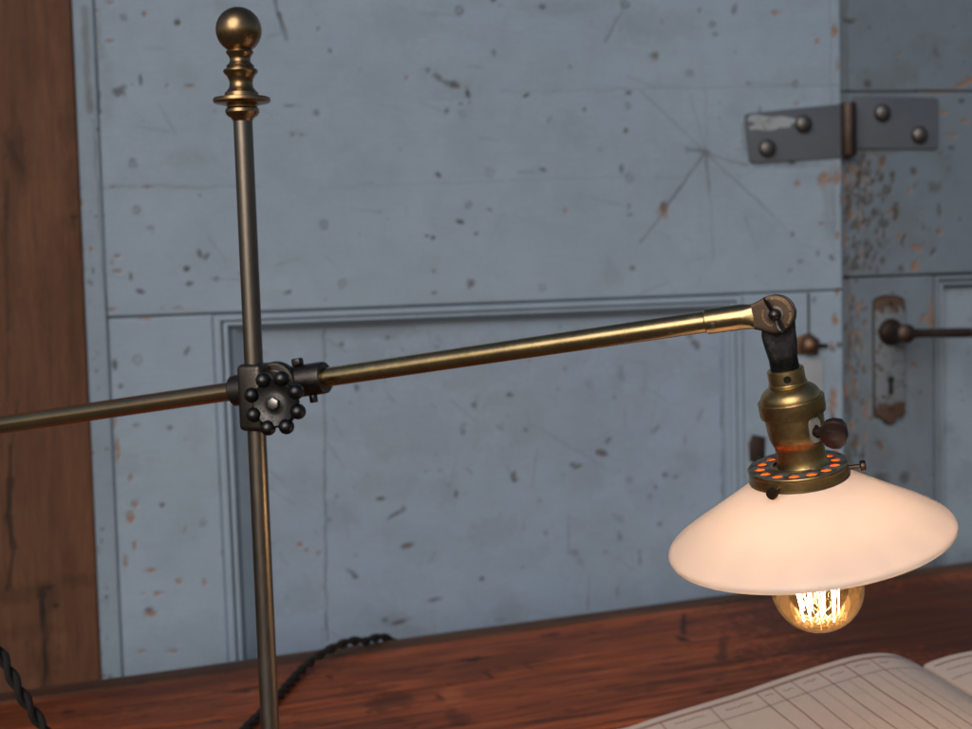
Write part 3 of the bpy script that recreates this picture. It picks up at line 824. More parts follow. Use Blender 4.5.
plate1 = pm1.build("hinge_plate", MAT["plate"], hg)
pm2 = hplate([(852, 97), (852, 149), (937, 149), (937, 98)], RD - .0005, .005)
plate2 = pm2.build("hinge_plate", MAT["plate"], hg)
kx, ky0 = wuv(848, 101)[0], wuv(848, 103)[1]
_, ky1 = wuv(848, 156)
mb = MB()
mb.cyl(wp(kx - .002, ky1, .003), wp(kx - .002, ky0, .003), .0165, .0165, 28, .002)
mb.build("knuckle", MAT["rusty"], hg)
for (x, y, d) in ((803, 124, .0042), (767, 148.5, .0042), (882, 113, RD + .0042), (919, 135, RD + .0042)):
    u, v = wuv(x, y, d)
    MB().lathe([(a * KS, b * KS) for a, b in ((.0155, 0), (.0155, .003), (.0140, .0065), (.010, .0095), (.004, .011), (.0001, .0112))], wp(u, v, d), WN, 24).build("screw", MAT["screw"], hg)
# scraped bright patch of old paint on the left plate
mb = MB(); a0 = wuv(749, 116, .005); a1 = wuv(792, 129, .005)
pts = []
for i in range(22):
    t = i / 22 * 2 * PI
    rr = 1 + .18 * math.sin(3 * t + 1) + .12 * math.sin(7 * t)
    c, s = math.cos(t), math.sin(t)
    pts.append(((a1[0] - a0[0]) / 2 * rr * max(-1, min(1, c * 1.3)), (a0[1] - a1[1]) / 2 * rr * max(-1, min(1, s * 1.2))))
mb.prism(pts, wp((a0[0] + a1[0]) / 2, (a0[1] + a1[1]) / 2, .0040), WU, Z, WN, .0008)
mb.build("scraped_patch", MAT["scrape"], plate1)

# ------------------------------------------------------------------ oak post
PDp = 0.008
uP = mean_u((68, 0), (107, 680), d=PDp)
om = Marks()
def SL(*a): L(om, *a, PDp)
SL(14, 446, 12, 480, 2.2, DK, .9); SL(12, 480, 11, 520, 4.0, DK, 1); SL(11, 515, 17, 548, 3.4, DK, 1); SL(17, 548, 12, 590, 1.8, DK, .8)
SL(20, 400, 14, 446, 1.2, DK, .6); SL(46, 590, 49, 640, 3.4, DK, 1); SL(49, 640, 50, 690, 2.6, DK, .9)
SL(5, 180, 9, 330, 2.0, DK, .55); SL(4, 135, 22, 170, 4.0, DK, .45); SL(8, 330, 9, 400, 1.2, DK, .4)
for x, y, rx, ry, s in ((14,150,12,20,.55),(22,172,9,18,.5),(48,590,14,10,.7),(55,600,10,14,.6),(20,595,24,12,.6),(80,580,22,8,.5),(52,660,14,22,.5),(35,660,10,20,.5),
        (66,125,10,22,.4),(70,220,10,10,.4),(60,20,14,26,.35),(10,260,10,60,.35),(40,630,40,8,.4),(75,350,6,60,.3),(45,300,10,50,.25),(30,60,18,20,.25),(72,180,9,30,.35)):
    u, v = wuv(x, y, PDp); om.spot(u, v, rx * PXM, ry * PXM, 0, GR, s, False)
for x, y, rx, ry, s in ((46,596,5,4,.8),(52,588,5,3,.6),(60,606,3,3,.7),(74,218,5,2,.5)):
    u, v = wuv(x, y, PDp); om.spot(u, v, rx * PXM, ry * PXM, 0, DK, s, False)
post = slab("wooden_post", wp(-.0105 * .62, 0, PDp), WU, LEAN, WN, uP - 0.80, uP, FLOOR, vTop + .05, 0.12, MAT["post"], None, om, grain="v", rnd=.005, wob=.002)
post["kind"] = "thing"
post["label"], post["category"] = "rough brown oak post with dark cracks at the left of the door", "post"

# ------------------------------------------------------------------ table
ZT = V((0, 0, 1))
E0, E1 = on_plane(0, 692, V((0, 0, 0)), Z), on_plane(972, 560.5, V((0, 0, 0)), Z)
TU = (E1 - E0).normalized()                         # along the far edge, to the right
TV = V((-TU.y, TU.x, 0))                            # away from the camera
EO = (E0 + E1) / 2
def tuv(x, y):
    p = on_plane(x, y, V((0, 0, 0)), Z) - EO
    return p.dot(TU), p.dot(TV)
kmarks = Marks()
def ST(x, y, ru, rv, ch, s, ang=0):
    u, v = tuv(x, y); kmarks.spot(u, v, ru, rv, ang, ch, s, False)
def LT(x0, y0, x1, y1, w, ch, s):
    kmarks.line(*tuv(x0, y0), *tuv(x1, y1), w, ch, s)
ST(472, 659, .024, .011, DK, .85); ST(484, 658, .02, .006, DK, .6); ST(489, 675, .005, .02, DK, .6); ST(450, 697, .020, .05, WK, .55, -.3); ST(441, 698, .005, .02, DK, .8)
ST(452, 712, .012, .03, GR, .6, -.3); ST(552, 635, .022, .014, GR, .9); ST(500, 667, .012, .02, GR, .5); ST(530, 667, .006, .02, DK, .4)
LT(684, 613, 684, 634, .004, DK, .8); ST(684, 639, .010, .022, DK, .95); LT(725, 636, 722, 660, .008, DK, .55)
ST(245, 690, .022, .012, DK, .7); ST(213, 721, .018, .01, DK, .7); ST(330, 677, .006, .02, DK, .5); ST(68, 711, .009, .012, DK, .6)
LT(600, 690, 780, 664, .009, DK, .45); LT(620, 690, 690, 680, .012, GR, .6); ST(395, 700, .03, .05, GR, .7); ST(360, 690, .05, .03, GR, .5); ST(330, 665, .06, .02, GR, .5)
ST(380, 705, .025, .04, GR, .7); ST(460, 720, .02, .03, GR, .7)
for x, y, ru, rv, q_ in ((900,605,.36,.2,.95),(960,625,.3,.25,.95),(830,590,.25,.06,.8),(880,640,.25,.12,.9),(60,705,.25,.12,.5),(150,690,.3,.08,.45)):  # large right-hand ones paint the shade behind the ledger into the planks
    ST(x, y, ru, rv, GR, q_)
for _ in range(70):
    ST(r2.uniform(0, 900), r2.uniform(610, 729), r2.uniform(.004, .022), r2.uniform(.003, .008), r2.choice((GR, GR, DK)), r2.uniform(.2, .6))
for _ in range(150):
    x = r2.uniform(0, 900); y = 700 - x * .136 + r2.uniform(6, 95)
    ST(x, y, r2.uniform(.006, .03), r2.uniform(.0012, .0035), r2.choice((DK, DK, GR)), r2.uniform(.35, .85))
for _ in range(26):
    x = r2.uniform(300, 860); y = 640 - (x - 400) * .136 + r2.uniform(15, 90)
    LT(x, y, x + r2.uniform(20, 90), y - .136 * 50 + r2.uniform(-2, 2), r2.uniform(.002, .006), GR, r2.uniform(.2, .6))
tb = thing("table", "long red-brown plank table with a dark far edge, under the lamp and ledger", "table", EO + TV * -.45 + V((0, 0, FLOOR)))
TH = .045
plank = [0, -.052, -.26, -.52, -.80, -1.0]
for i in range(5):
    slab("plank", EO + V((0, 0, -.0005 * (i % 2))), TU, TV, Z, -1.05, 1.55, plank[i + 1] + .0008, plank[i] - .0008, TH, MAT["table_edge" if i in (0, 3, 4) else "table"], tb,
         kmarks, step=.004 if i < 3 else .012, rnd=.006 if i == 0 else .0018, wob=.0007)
for a in (-.98, 1.48):
    for b in (-.08, -.92):
        MB().box(EO + TU * a + TV * b + V((0, 0, (FLOOR - TH) / 2 - .003)), TU, TV, Z, .08, .08, -FLOOR - TH - .004, .004).build("leg", MAT["table_edge"], tb)
for b in (-.06, -.94):
    MB().box(EO + TU * .25 + TV * b + V((0, 0, -TH - .052)), TU, TV, Z, 2.38, .025, .1, .003).build("apron", MAT["table_edge"], tb)

# ground
mb = MB()
n = 8
gv = [[mb.bm.verts.new((-60 + 120 * i / n, -60 + 120 * j / n, FLOOR - .002)) for j in range(n + 1)] for i in range(n + 1)]
for i in range(n):
    for j in range(n):
        mb.face((gv[i][j], gv[i + 1][j], gv[i + 1][j + 1], gv[i][j + 1]))
g = mb.build("ground", MAT["ground"]); g["kind"] = "structure"

# ------------------------------------------------------------------ ledger
Q = math.radians(10)
LR = V((math.cos(Q), math.sin(Q), 0)); LC = V((math.sin(Q), -math.cos(Q), 0))   # across the pages / down the page
pk = on_plane(880, 653, V((0, 0, .08)), Z)
Ln = V((-LR.y, LR.x, 0))
def edge_pt(x, y):                                   # (w, h) of a pixel on the vertical plane through the far edge
    p = on_plane(x, y, pk, Ln)
    return (p - pk).dot(LR), p.z
prof = [edge_pt(*q) for q in ((620, 729), (660, 716.5), (700, 704.5), (735, 694), (770, 682), (800, 672), (830, 662.5), (850, 657), (868, 653.8), (882, 653), (893, 654.2), (905, 658), (914, 662.5))]
gut_w, gut_h = prof[-1][0] + .011, prof[-1][1] - .016
prof = [(prof[0][0] - .05, max(.010, prof[0][1] - .006))] + prof + [(gut_w - .003, gut_h + .003), (gut_w, gut_h)]
profR = [(gut_w, gut_h), (gut_w + .003, gut_h + .003)] + [edge_pt(*q) for q in ((925, 664.5), (940, 658.5), (955, 654.3), (972, 651))]
profR += [(profR[-1][0] + .05, profR[-1][1] + .004), (profR[-1][0] + .12, profR[-1][1] - .004), (profR[-1][0] + .22, profR[-1][1] - .022), (profR[-1][0] + .32, profR[-1][1] - .040)]
def dens(p, k=5):                                    # smooth resampling (Catmull-Rom)
    o = []
    for i in range(len(p) - 1):
        a, b, c, d = p[max(i - 1, 0)], p[i], p[i + 1], p[min(i + 2, len(p) - 1)]
        for j in range(k):
            t = j / k
            o.append(tuple(.5 * (2 * b[n] + (c[n] - a[n]) * t + (2 * a[n] - 5 * b[n] + 4 * c[n] - d[n]) * t * t + (3 * b[n] - a[n] - 3 * c[n] + d[n]) * t ** 3) for n in (0, 1)))
    o.append(p[-1])
    return o
prof, profR = dens(prof), dens(profR)
PL = .53                                              # page length towards the camera
def pg(w, h, c): return pk + LR * w + LC * c + V((0, 0, h - .08))
def height(pf, w):
    for (a, ha), (b, hb) in zip(pf[:-1], pf[1:]):
        if a <= w <= b: return ha + (hb - ha) * (w - a) / (b - a + 1e-12)
    return pf[0][1] if w < pf[0][0] else pf[-1][1]
book = thing("ledger", "large open ledger with ruled columns on cream pages lying on the table", "book", pk - V((0, 0, .08)) + LC * .2)
def page_mesh(pf, name, rules):
    mb = MB()
    nc = 12
    top = [[mb.bm.verts.new(pg(w, h + .0006 * math.sin(c * 3), PL * c / nc)) for c in range(nc + 1)] for w, h in pf]
    mb.mi = 0
    for a, b in zip(top[:-1], top[1:]):
        for c in range(nc):
            mb.face((a[c], b[c], b[c + 1], a[c + 1]))
    mb.mi = 1
    bot = [[mb.bm.verts.new(pg(w + (.004 if w > .1 else 0), .0065, PL * c)) for c in (0, 1)] for w, h in pf]
    for i in range(len(pf) - 1):
        mb.face((top[i][0], bot[i][0], bot[i + 1][0], top[i + 1][0]))
        mb.face((top[i][nc], top[i + 1][nc], bot[i + 1][1], bot[i][1]))
    mb.face([top[0][c] for c in range(nc + 1)] + [bot[0][1], bot[0][0]])
    mb.face([top[-1][c] for c in range(nc, -1, -1)] + [bot[-1][0], bot[-1][1]])
    def ribbon(pts, wd, mi):                         # pts: (w, c) on the page
        mb.mi = mi
        prev = None
        for i, (w, c) in enumerate(pts):
            w2, c2 = pts[min(i + 1, len(pts) - 1)]; w1, c1 = pts[max(i - 1, 0)]
            dw, dc = w2 - w1, c2 - c1; l = math.hypot(dw, dc) + 1e-9
            nw, nc_ = -dc / l * wd / 2, dw / l * wd / 2
            pr_ = [mb.bm.verts.new(pg(w + s * nw, height(pf, w + s * nw) + .0009, c + s * nc_)) for s in (-1, 1)]
            if prev: mb.face((prev[0], prev[1], pr_[1], pr_[0]))
            prev = pr_
    rules(ribbon)
    return mb.build(name, [MAT["paper"], MAT["paper_edge"], MAT["ink_red"], MAT["ink_black"], MAT["ink_pink"]], book, 60)
def seq(a, b, n): return [a + (b - a) * i / n for i in range(n + 1)]
# where the rules stand, measured on the far edge of the page
def w_at(x, y):
    p = on_plane(x, y, pk, Ln); return (p - pk).dot(LR)
colx = [w_at(x, y) for x, y in ((655, 718), (704, 703), (750, 688), (766, 683), (785, 677), (811, 668.5), (836, 660.5), (861, 655))]
HY0, HY1 = .0175, .068                                  # top rule and header rule
def scribble(rib, w0, w1, c, seed, pf):
    r = random.Random(seed); w = w0; pts = []
    while w < w1:
        pts.append((w, c + r.uniform(-.0022, .0022))); w += r.uniform(.0012, .003)
    rib(pts, .0013, 3)
def rules_left(rib):
    w0, w1 = prof[0][0] + .006, prof[-1][0] - .012
    rib([(w, HY0) for w in seq(w0, w1, 60)], .0032, 2)
    rib([(w, HY0 + .0035) for w in seq(w0, w1, 60)], .0010, 2)
    rib([(w, HY1) for w in seq(w0, w1, 60)], .0012, 3)
    for i, w in enumerate(colx):
        rib([(w + .0006 * math.sin(c * 40 + i), c) for c in seq(HY0, PL - .02, 14)], (.0015, .0011, .0013)[i % 3], 2)
        nx = colx[i + 1] if i + 1 < len(colx) else w + .026
        if nx - w > .02:
            a = w + (nx - w) * .22; b = nx - (nx - w) * .2
            scribble(rib, a, b, HY0 + .020 + .004 * (i % 2), i + 1, prof)
        else:
            scribble(rib, w + .003, nx - .003, HY0 + .015, i + 30, prof); scribble(rib, w + .004, nx - .004, HY0 + .028, i + 60, prof)
        if i >= 4:
            rib([(w + (nx - w) * .55, c) for c in seq(HY1 + .001, PL - .02, 14)], .0009, 4)
def rules_right(rib):
    w0, w1 = profR[8][0], profR[-1][0] - .01
    rib([(w, HY0) for w in seq(w0, w1, 50)], .0032, 2)
    rib([(w, HY1) for w in seq(w0 - .004, w1, 50)], .0012, 3)
    scribble(rib, w0 + .012, w0 + .062, HY0 + .023, 99, profR)
    for k in range(5):
        w = w0 + .085 + .05 * k
        rib([(w, c) for c in seq(HY0, PL - .02, 14)], .0017, 2)
page_mesh(prof, "left_pages", rules_left)
page_mesh(profR, "right_pages", rules_right)
mb = MB()
wl, wr = prof[0][0] - .008, profR[-1][0] + .008
mb.box(pg((wl + wr) / 2, .0042, PL / 2), LR, LC, Z, wr - wl, PL + .012, .0042, .001)
mb.build("cover", MAT["cloth_cover"], book)

# ------------------------------------------------------------------ lamp
PB = at(255.4, 400, 1.319)                            # a point on the pole's axis
base_pt = V((PB.x, PB.y, 0.0))
lamp = thing("desk_lamp", "lit antique brass desk lamp with a swivel arm and pink-white opal glass shade", "lamp", base_pt)
def pole_z(y):                                        # height on the pole seen at picture row y
    lo, hi = -.3, 1.4
    for _ in range(40):
        m_ = (lo + hi) / 2
        q = V((PB.x, PB.y, m_)) - CAM
        yy = 364.5 - FPX * q.dot(U_) / q.dot(F_)
        if yy > y: lo = m_
        else: hi = m_
    return lo
def PZ(y): return V((PB.x, PB.y, pole_z(y)))
# foot and pole
MB().lathe([(.0001, .0015), (.068, .0015), (.070, .003), (.070, .006), (.066, .009), (.040, .012), (.020, .016), (.0145, .022), (.0135, .034), (.0098, .036)], base_pt, Z, 64).build("base", MAT["iron"], lamp)
MB().cyl(V((PB.x, PB.y, .02)), PZ(119), .0095, .0095, 40).build("pole", MAT["pole"], lamp)
# finial (rows and radii read off the picture; 1 px = about 1 mm here)
rows = [(121.5, 9.4), (118, 11.4), (115.5, 15.2), (112.5, 16.9), (109.5, 16.6), (107.5, 14.8), (106, 15.0), (104.5, 20), (103, 27.0), (101.8, 28.2), (99.5, 28.4), (98, 27.6), (97.3, 20), (96.9, 17.0),
        (95, 16.8), (93, 16.6), (91, 14.6), (88, 12.2), (84, 11.4), (80, 11.9), (76, 13.8), (73.5, 16.2), (71.5, 17.2), (69.8, 16.6), (68.6, 14.2), (67.6, 13.4), (66.4, 13.8), (65.2, 13.2),
        (63.5, 11.2), (61, 10.1), (58, 10.3), (55.5, 11.6), (53.6, 13.2), (52.2, 13.6), (50.9, 13.0), (50.2, 11.5), (49.6, 10.6)]
prof_f = []
z0 = PZ(121.5)
for y, r in rows:
    prof_f.append((r * 1.0e-3, pole_z(y) - z0.z))
zc = pole_z(30.2) - z0.z; br = .0226
a0 = math.asin(.0106 / br)
for i in range(0, 25):
    t = a0 + (PI - a0) * i / 24
    prof_f.append((br * math.sin(t), zc - br * math.cos(t)))
MB().lathe(prof_f, z0, Z, 72, True, False).build("finial", MAT["finial"], lamp, 35)

# arm
AL, AR = at(0, 425, 1.47), at(748, 315.5, 1.150)
ad = (AR - AL).normalized()
an = V((ad.y, -ad.x, 0)).normalized()                 # horizontally towards the camera
aw = an.cross(ad); aw = aw if aw.z > 0 else -aw
def arm_at(x):                                        # point of the arm's axis at picture column x
    lo, hi = -.5, 1.2
    for _ in range(40):
        m_ = (lo + hi) / 2
        q = AL + ad * m_ - CAM
        xx = 486 + FPX * q.dot(R_) / q.dot(F_)
        if xx < x: lo = m_
        else: hi = m_
    return AL + ad * lo
end_l = arm_at(-85)
MB().lathe([(.0070, .001), (.0098, 0), (.0100, .001), (.0100, (arm_at(262) - end_l).length)], end_l, ad, 40, False, True).build("arm", MAT["brass_left"], lamp)
s0 = arm_at(300)
MB().lathe([(.0098, 0), (.0098, (arm_at(712) - s0).length)], s0, ad, 40, True, True).build("arm", MAT["brass"], lamp)
MB().lathe([(.0106, 0), (.0112, .001), (.0112, .012), (.0104, .0135)], arm_at(-85) - ad * .001, ad, 32, True, True).build("end_cap", MAT["brass_dark"], lamp)

# cross clamp: block on the pole, sleeve round the arm, swivel disc between
PZc = PZ(397)
cl = MB()
blk_c = V((PB.x, PB.y, (pole_z(363.5) + pole_z(430)) / 2)) + ad * .0025 + an * .001
cl.box(blk_c, V((ad.x, ad.y, 0)).normalized(), an, Z, .0285, .031, pole_z(363.5) - pole_z(430), .0055, 4)
sl0, sl1 = arm_at(234), arm_at(326)
Ls = (sl1 - sl0).length
cl.lathe([(.0112, 0), (.0150, 0), (.0162, .0012), (.0164, .004), (.0164, Ls - .004), (.0160, Ls - .0012), (.0148, Ls), (.0108, Ls)], sl0, ad, 40, True, True)
dc = arm_at(283)
cl.lathe([(.0215, 0), (.0232, .001), (.0238, .003), (.0238, .010), (.0228, .0115), (.0200, .0118), (.0195, .0105), (.0165, .0105), (.0160, .0120), (.0140, .0125), (.0138, .028)], dc + an * .006, an, 48, True, True)
clamp = cl.build("clamp", MAT["clamp"], lamp, 35)
kc = at(275.5, 403.2, 1.276)
kn = (an * .97 + (CAM - kc).normalized() * .25).normalized()
k1 = (ad - kn * ad.dot(kn)).normalized(); k2 = kn.cross(k1); k2 = k2 if k2.z > 0 else -k2
mb = MB()
mb.cyl(kc - kn * .026, kc + kn * .0, .010, .010, 24)
mb.lathe([(.012, -.007), (.0215, -.0065), (.0238, -.0045), (.0244, -.001), (.0238, .0020), (.0220, .0034), (.0185, .0022), (.013, .0008), (.0085, .0008), (.0075, .0012), (.0001, .0013)], kc, kn, 64, True, False)
for k in range(8):
    t = 2 * PI * k / 8 + .33
    dr = k1 * math.cos(t) + k2 * math.sin(t)
    c = kc + dr * .0255 + kn * .0012
    mb.ball(c, .0078, kn, 24)
knob = mb.build("knob", MAT["knob"], clamp, 50)
mb = MB()
hexa = [(.0062 * math.cos(PI / 3 * i + .4), .0062 * math.sin(PI / 3 * i + .4)) for i in range(6)]
mb.prism(hexa, kc + kn * .0008, k1, k2, kn, .0065, .0012)
mb.build("nut", MAT["bright_steel"], knob)
for p, up in ((arm_at(302), 1), (arm_at(312), -1)):
    mb = MB(); c = p + aw * (up * .0195) + an * .003
    if up > 0:
        mb.box(c, ad, an, aw, .0098, .0098, .008, .0018, 2)
    else:
        mb.cyl(c + aw * .004, c - aw * .004, .0042, .0042, 16, .0008)
    mb.build("set_bolt", MAT["iron"], clamp)

# swivel elbow
j0 = arm_at(706); jc = on_plane(775.5, 314.2, arm_at(748), an)
js = (jc - j0).dot(ad)
jd = ad
jo = jc - (j0 + ad * js)                              # small drop of the eye's centre below the axis line
el = MB()
def section(s, hy, hz, e, shift, dn=0.0):
    pts = []
    for k in range(48):
        t = 2 * PI * k / 48
        c, sn = math.cos(t), math.sin(t)
        y = hy * (abs(sn) ** (2 / e)) * (1 if sn >= 0 else -1)
        x = hz * (abs(c) ** (2 / e)) * (1 if c >= 0 else -1)
        pts.append(j0 + ad * s + aw * y + an * (x + dn) + jo * shift)
    return pts
R1 = .0115; Rd = .0172
secs = [section(-.0002, .0098, .0098, 2, 0), section(0, .0108, .0108, 2, 0), section(.001, R1, R1, 2, 0), section(js * .52, R1, R1, 2, .15), section(js * .58, R1 * .99, R1 * .96, 2.1, .3),
        section(js * .64, R1 * .97, R1 * .86, 2.5, .5), section(js * .70, R1 * .99, R1 * .79, 3.2, .7), section(js * .74, R1 * 1.05, R1 * .76, 4.2, .8)]
el.loft(secs, True, True, True)
elbow = el.build("swivel_elbow", MAT["brass"], lamp, 30)
for sg in (1, -1):                                    # two cheeks of the fork
    el = MB()
    ss = []
    for i in range(30):
        t = i / 29
        s = js * .70 + (js + Rd - js * .70) * t
        x = s - js
        rdisc = math.sqrt(max(Rd ** 2 - x ** 2, 0)) if x > -Rd * .55 else 0
        neck = R1 * .99 + (Rd * .84 - R1 * .99) * max(0, min(1, (s - js * .70) / (js * .30 - Rd * .55 + 1e-6))) ** 1.3
        hy = rdisc if x > -Rd * .55 else neck
        ss.append(section(s, max(hy, .0012), .0027, 7, .7 + .3 * min(1, t * 2), sg * .0063))
    el.loft(ss, True, True, True)
    el.build("fork_cheek", MAT["bronze"], elbow, 30)

# relief lettering round the eye is unreadable: small worn strokes
mb = MB(); rr = random.Random(3)
fo = jc + an * .0089
for k in range(26):
    t = math.radians(-62 + 150 * k / 25)
    if rr.random() < .12: continue
    d_ = ad * math.cos(t) + aw * math.sin(t); tg = -ad * math.sin(t) + aw * math.cos(t)
    mb.box(fo + d_ * .0143, d_, tg, an, .0016, .0005, .0005)
    if rr.random() < .6: mb.box(fo + d_ * (.0143 + rr.choice((-.0006, 0, .0006))) + tg * .0005, d_, tg, an, .0005, .0010, .0005)
for k in range(11):
    t = math.radians(150 + 100 * k / 10)
    d_ = ad * math.cos(t) + aw * math.sin(t); tg = -ad * math.sin(t) + aw * math.cos(t)
    mb.box(fo + d_ * .0098, d_, tg, an, .0016, .0005, .0005)
    if rr.random() < .6: mb.box(fo + d_ * .0098 + tg * .0005, d_, tg, an, .0005, .0010, .0005)
mb.build("embossed_lettering", MAT["brass"], elbow, 0)
mb = MB(); sp = j0 + ad * .0075 + (an * .95 - aw * .30).normalized() * R1
sn_ = (an * .95 - aw * .30).normalized()
mb.lathe([(.0024, -.0004), (.0022, .0006), (.0012, .0009), (.0001, .0010)], sp, sn_, 16)
mb.build("screw", MAT["bright_steel"], elbow)
# wing nut
wc = jc + an * .009 + ad * .0012
mb = MB()
mb.lathe([(.0075, 0), (.0075, .0012), (.0055, .0014), (.0054, .004), (.0048, .0075), (.0035, .010), (.0001, .0106)], wc, an, 24, True, False)
wd_ = (aw * .86 - ad * .32).normalized(); wt = an.cross(wd_)
for sg in (1, -1):
    rings = []
    for i in range(9):
        t = i / 8
        c = wc + an * (.0045 + .0050 * t) + wd_ * sg * (.0035 + .0135 * t)
        w_ = (.0022 + .0018 * math.sin(PI * min(1, t * .9 + .1))) * (1 if t < .99 else .45)
        th_ = .0016 * (1 - .35 * t)
        dirw = (wt * sg * .50 - an * .86).normalized(); wtt = (wt * .86 + an * .5 * sg).normalized()
        rings.append([c + dirw * (w_ * math.cos(2 * PI * k / 14)) + wtt * (th_ * math.sin(2 * PI * k / 14)) for k in range(14)])
    mb.loft(rings, True, True, True)
mb.build("wing_nut", MAT["clamp"], elbow, 60)

# hanging group: axes
def axis_up(p, tilt, e):
    v = (p - CAM).normalized()
    r = (R_ - v * R_.dot(v)).normalized()
    u = r.cross(v); u = u if u.dot(U_) > 0 else -u
    t, e = math.radians(tilt), math.radians(e)
    return ((u * math.cos(t) - r * math.sin(t)) * math.cos(e) - v * math.sin(e)).normalized()
H0 = at(775.3, 316, jc.dot(F_) - CAM.dot(F_))
SA = -axis_up(at(797, 450, 1.15), 9.4, 17)            # socket axis, pointing down
def proj(p):
    q = p - CAM
    return 486 + FPX * q.dot(R_) / q.dot(F_), 364.5 - FPX * q.dot(U_) / q.dot(F_)
def s_at(y, o=None, ax=None):                         # distance down the axis seen at picture row y
    o = o or H0; ax = ax or SA
    lo, hi = -.1, .5
    for _ in range(40):
        m_ = (lo + hi) / 2
        if proj(o + ax * m_)[1] < y: lo = m_
        else: hi = m_
    return lo
PXL = 1.148 / 1300                                    # metres per picture pixel at the lamp head
# iron tongue and threaded nipple
sr = (R_ - SA * R_.dot(SA)).normalized(); sf = SA.cross(sr); sf = sf if sf.dot(F_) < 0 else -sf
tg = MB()
rings = []
for y, hw_, hz_, e, dx in ((309, .006, .0030, 3, .0015), (312, .011, .0033, 5, .0012), (318, .0138, .0034, 6, .001), (326, .0138, .0034, 6, .001), (334, .0138, .0045, 5, 0), (341, .0133, .009, 4, 0), (350, .0124, .0115, 3, 0), (357, .0117, .0117, 2.2, 0), (360, .0115, .0115, 2, 0)):
    s = s_at(y)
    rings.append([H0 + SA * s + sr * (dx + 1.08 * hw_ * (abs(math.cos(t)) ** (2 / e)) * (1 if math.cos(t) >= 0 else -1)) + sf * (hz_ * (abs(math.sin(t)) ** (2 / e)) * (1 if math.sin(t) >= 0 else -1)) for t in [2 * PI * k / 40 for k in range(40)]])
tg.loft(rings, True, True, True)
pth = []
sa, sb = s_at(356), s_at(374)
for i in range(37):
    pth.append((.0120 + .0007 * (1 if i % 4 in (0, 1) else -1), sa + (sb - sa) * i / 36))
tg.lathe(pth, H0, SA, 40, True, True)
tg.build("threaded_stem", MAT["cast"], lamp, 35)
# socket
def sp_(rows): return [(r * PXL, s_at(y)) for r, y in rows]
cap_rows = [(13.5, 368.2), (17.0, 368.2), (18.2, 369.2), (18.4, 371), (18.4, 381.5), (19.2, 382.5), (19.4, 384.2), (18.6, 385.2), (20.5, 386), (24.0, 387.8), (27.2, 390.4), (29.2, 393.6), (30.0, 396.5), (30.1, 398.2)]
sock = MB().lathe(sp_(cap_rows), H0, SA, 64, False, True).build("socket", MAT["brass_dark"], lamp, 30)
band_rows = [(29.5, 397.5), (32.4, 397.8), (33.2, 398.8), (33.2, 401), (33.0, 411.5), (32.6, 413.2), (31.2, 413.9), (29.0, 414)]
MB().lathe(sp_(band_rows), H0, SA, 64, True, True).build("socket_band", MAT["brass_dark"], sock, 30)
shell_rows = [(29.2, 412), (29.4, 416), (29.0, 428), (28.4, 434), (27.2, 438), (25.6, 441.2), (24.6, 443.6), (24.4, 446), (24.6, 456), (25.2, 461), (26.4, 463.6), (27.2, 464.6), (27.0, 465.6), (24, 466)]
MB().lathe(sp_(shell_rows), H0, SA, 64, True, True).build("socket_shell", MAT["brass_dark"], sock, 30)
# set screw hole in the collar
hp = H0 + SA * s_at(375.5)
hdv = (sf * .93 - sr * .16).normalized(); hdv = (hdv - SA * hdv.dot(SA)).normalized()
MB().lathe([(.0034, 0), (.0032, .0006), (.0026, .0009), (.0024, .0002), (.0001, .0002)], hp + hdv * (18.4 * PXL - .0002), hdv, 20).build("screw_hole", MAT["black"], sock)
# switch: pale slot plate and brown key
sw = (sf * .88 + sr * .47).normalized()
st = SA.cross(sw)
swp = H0 + SA * s_at(428)
mb = MB()
pts = [(.0066 * math.copysign(abs(math.cos(t)) ** .5, math.cos(t)), .0112 * math.copysign(abs(math.sin(t)) ** .6, math.sin(t)) - .001) for t in [2 * PI * i / 32 for i in range(32)]]
mb.prism(pts, swp + sw * (29.0 * PXL - .0022), st, SA, sw, .0026, .0005)
plate_s = mb.build("switch_plate", MAT["ceramic"], sock)
mb = MB()
mb.prism([(.0036 * math.cos(t) - .001, .0062 * math.sin(t) + .0005) for t in [2 * PI * i / 28 for i in range(28)]], swp + sw * (29.0 * PXL - .0002), st, SA, sw, .0009, .0002)
mb.build("switch_slot", MAT["black"], plate_s)
mb = MB()
k0 = swp + sw * (29 * PXL) + SA * .0005
mb.cyl(k0 - sw * .002, k0 + sw * .008, .0030, .0030, 16)
mb.cyl(k0 + sw * .0003, k0 + sw * .0012, .0046, .0046, 16)
kd = (sw * .42 + sr * .88 + SA * .22).normalized()
kx_ = (SA - kd * SA.dot(kd)).normalized(); ky_ = kd.cross(kx_)
kx_, ky_ = (kx_ * .96 + ky_ * .28), (ky_ * .96 - kx_ * .28)
outl = [(-.0035, .0), (-.0105, .0045), (-.0128, .0095), (-.0118, .0160), (-.0070, .0195), (.0, .0208), (.0075, .0192), (.0122, .0155), (.0130, .0095), (.0108, .0045), (.0035, .0)]
mb2 = []
rings = []
for dz, sc in ((-.0030, .90), (-.0024, .98), (-.0008, 1.0), (.0008, 1.0), (.0024, .98), (.0030, .90)):
    rings.append([k0 + sw * .005 + kd * (.0104 + (y - .0104) * sc) + kx_ * (x * sc) + ky_ * (dz * (1.15 + .3 * y / .02)) for x, y in [(a * 1.14, b * 1.16) for a, b in outl]])
mb.loft(rings, True, True, True)
for j in range(3):
    for sg in (1, -1):
        mb.box(k0 + sw * .005 + kd * .011 + kx_ * (-.0045 + .0045 * j) + ky_ * (sg * .0037), kx_, kd, ky_, .0011, .0085, .0010, .0002)
mb.build("switch_key", MAT["bakelite"], plate_s, 45)

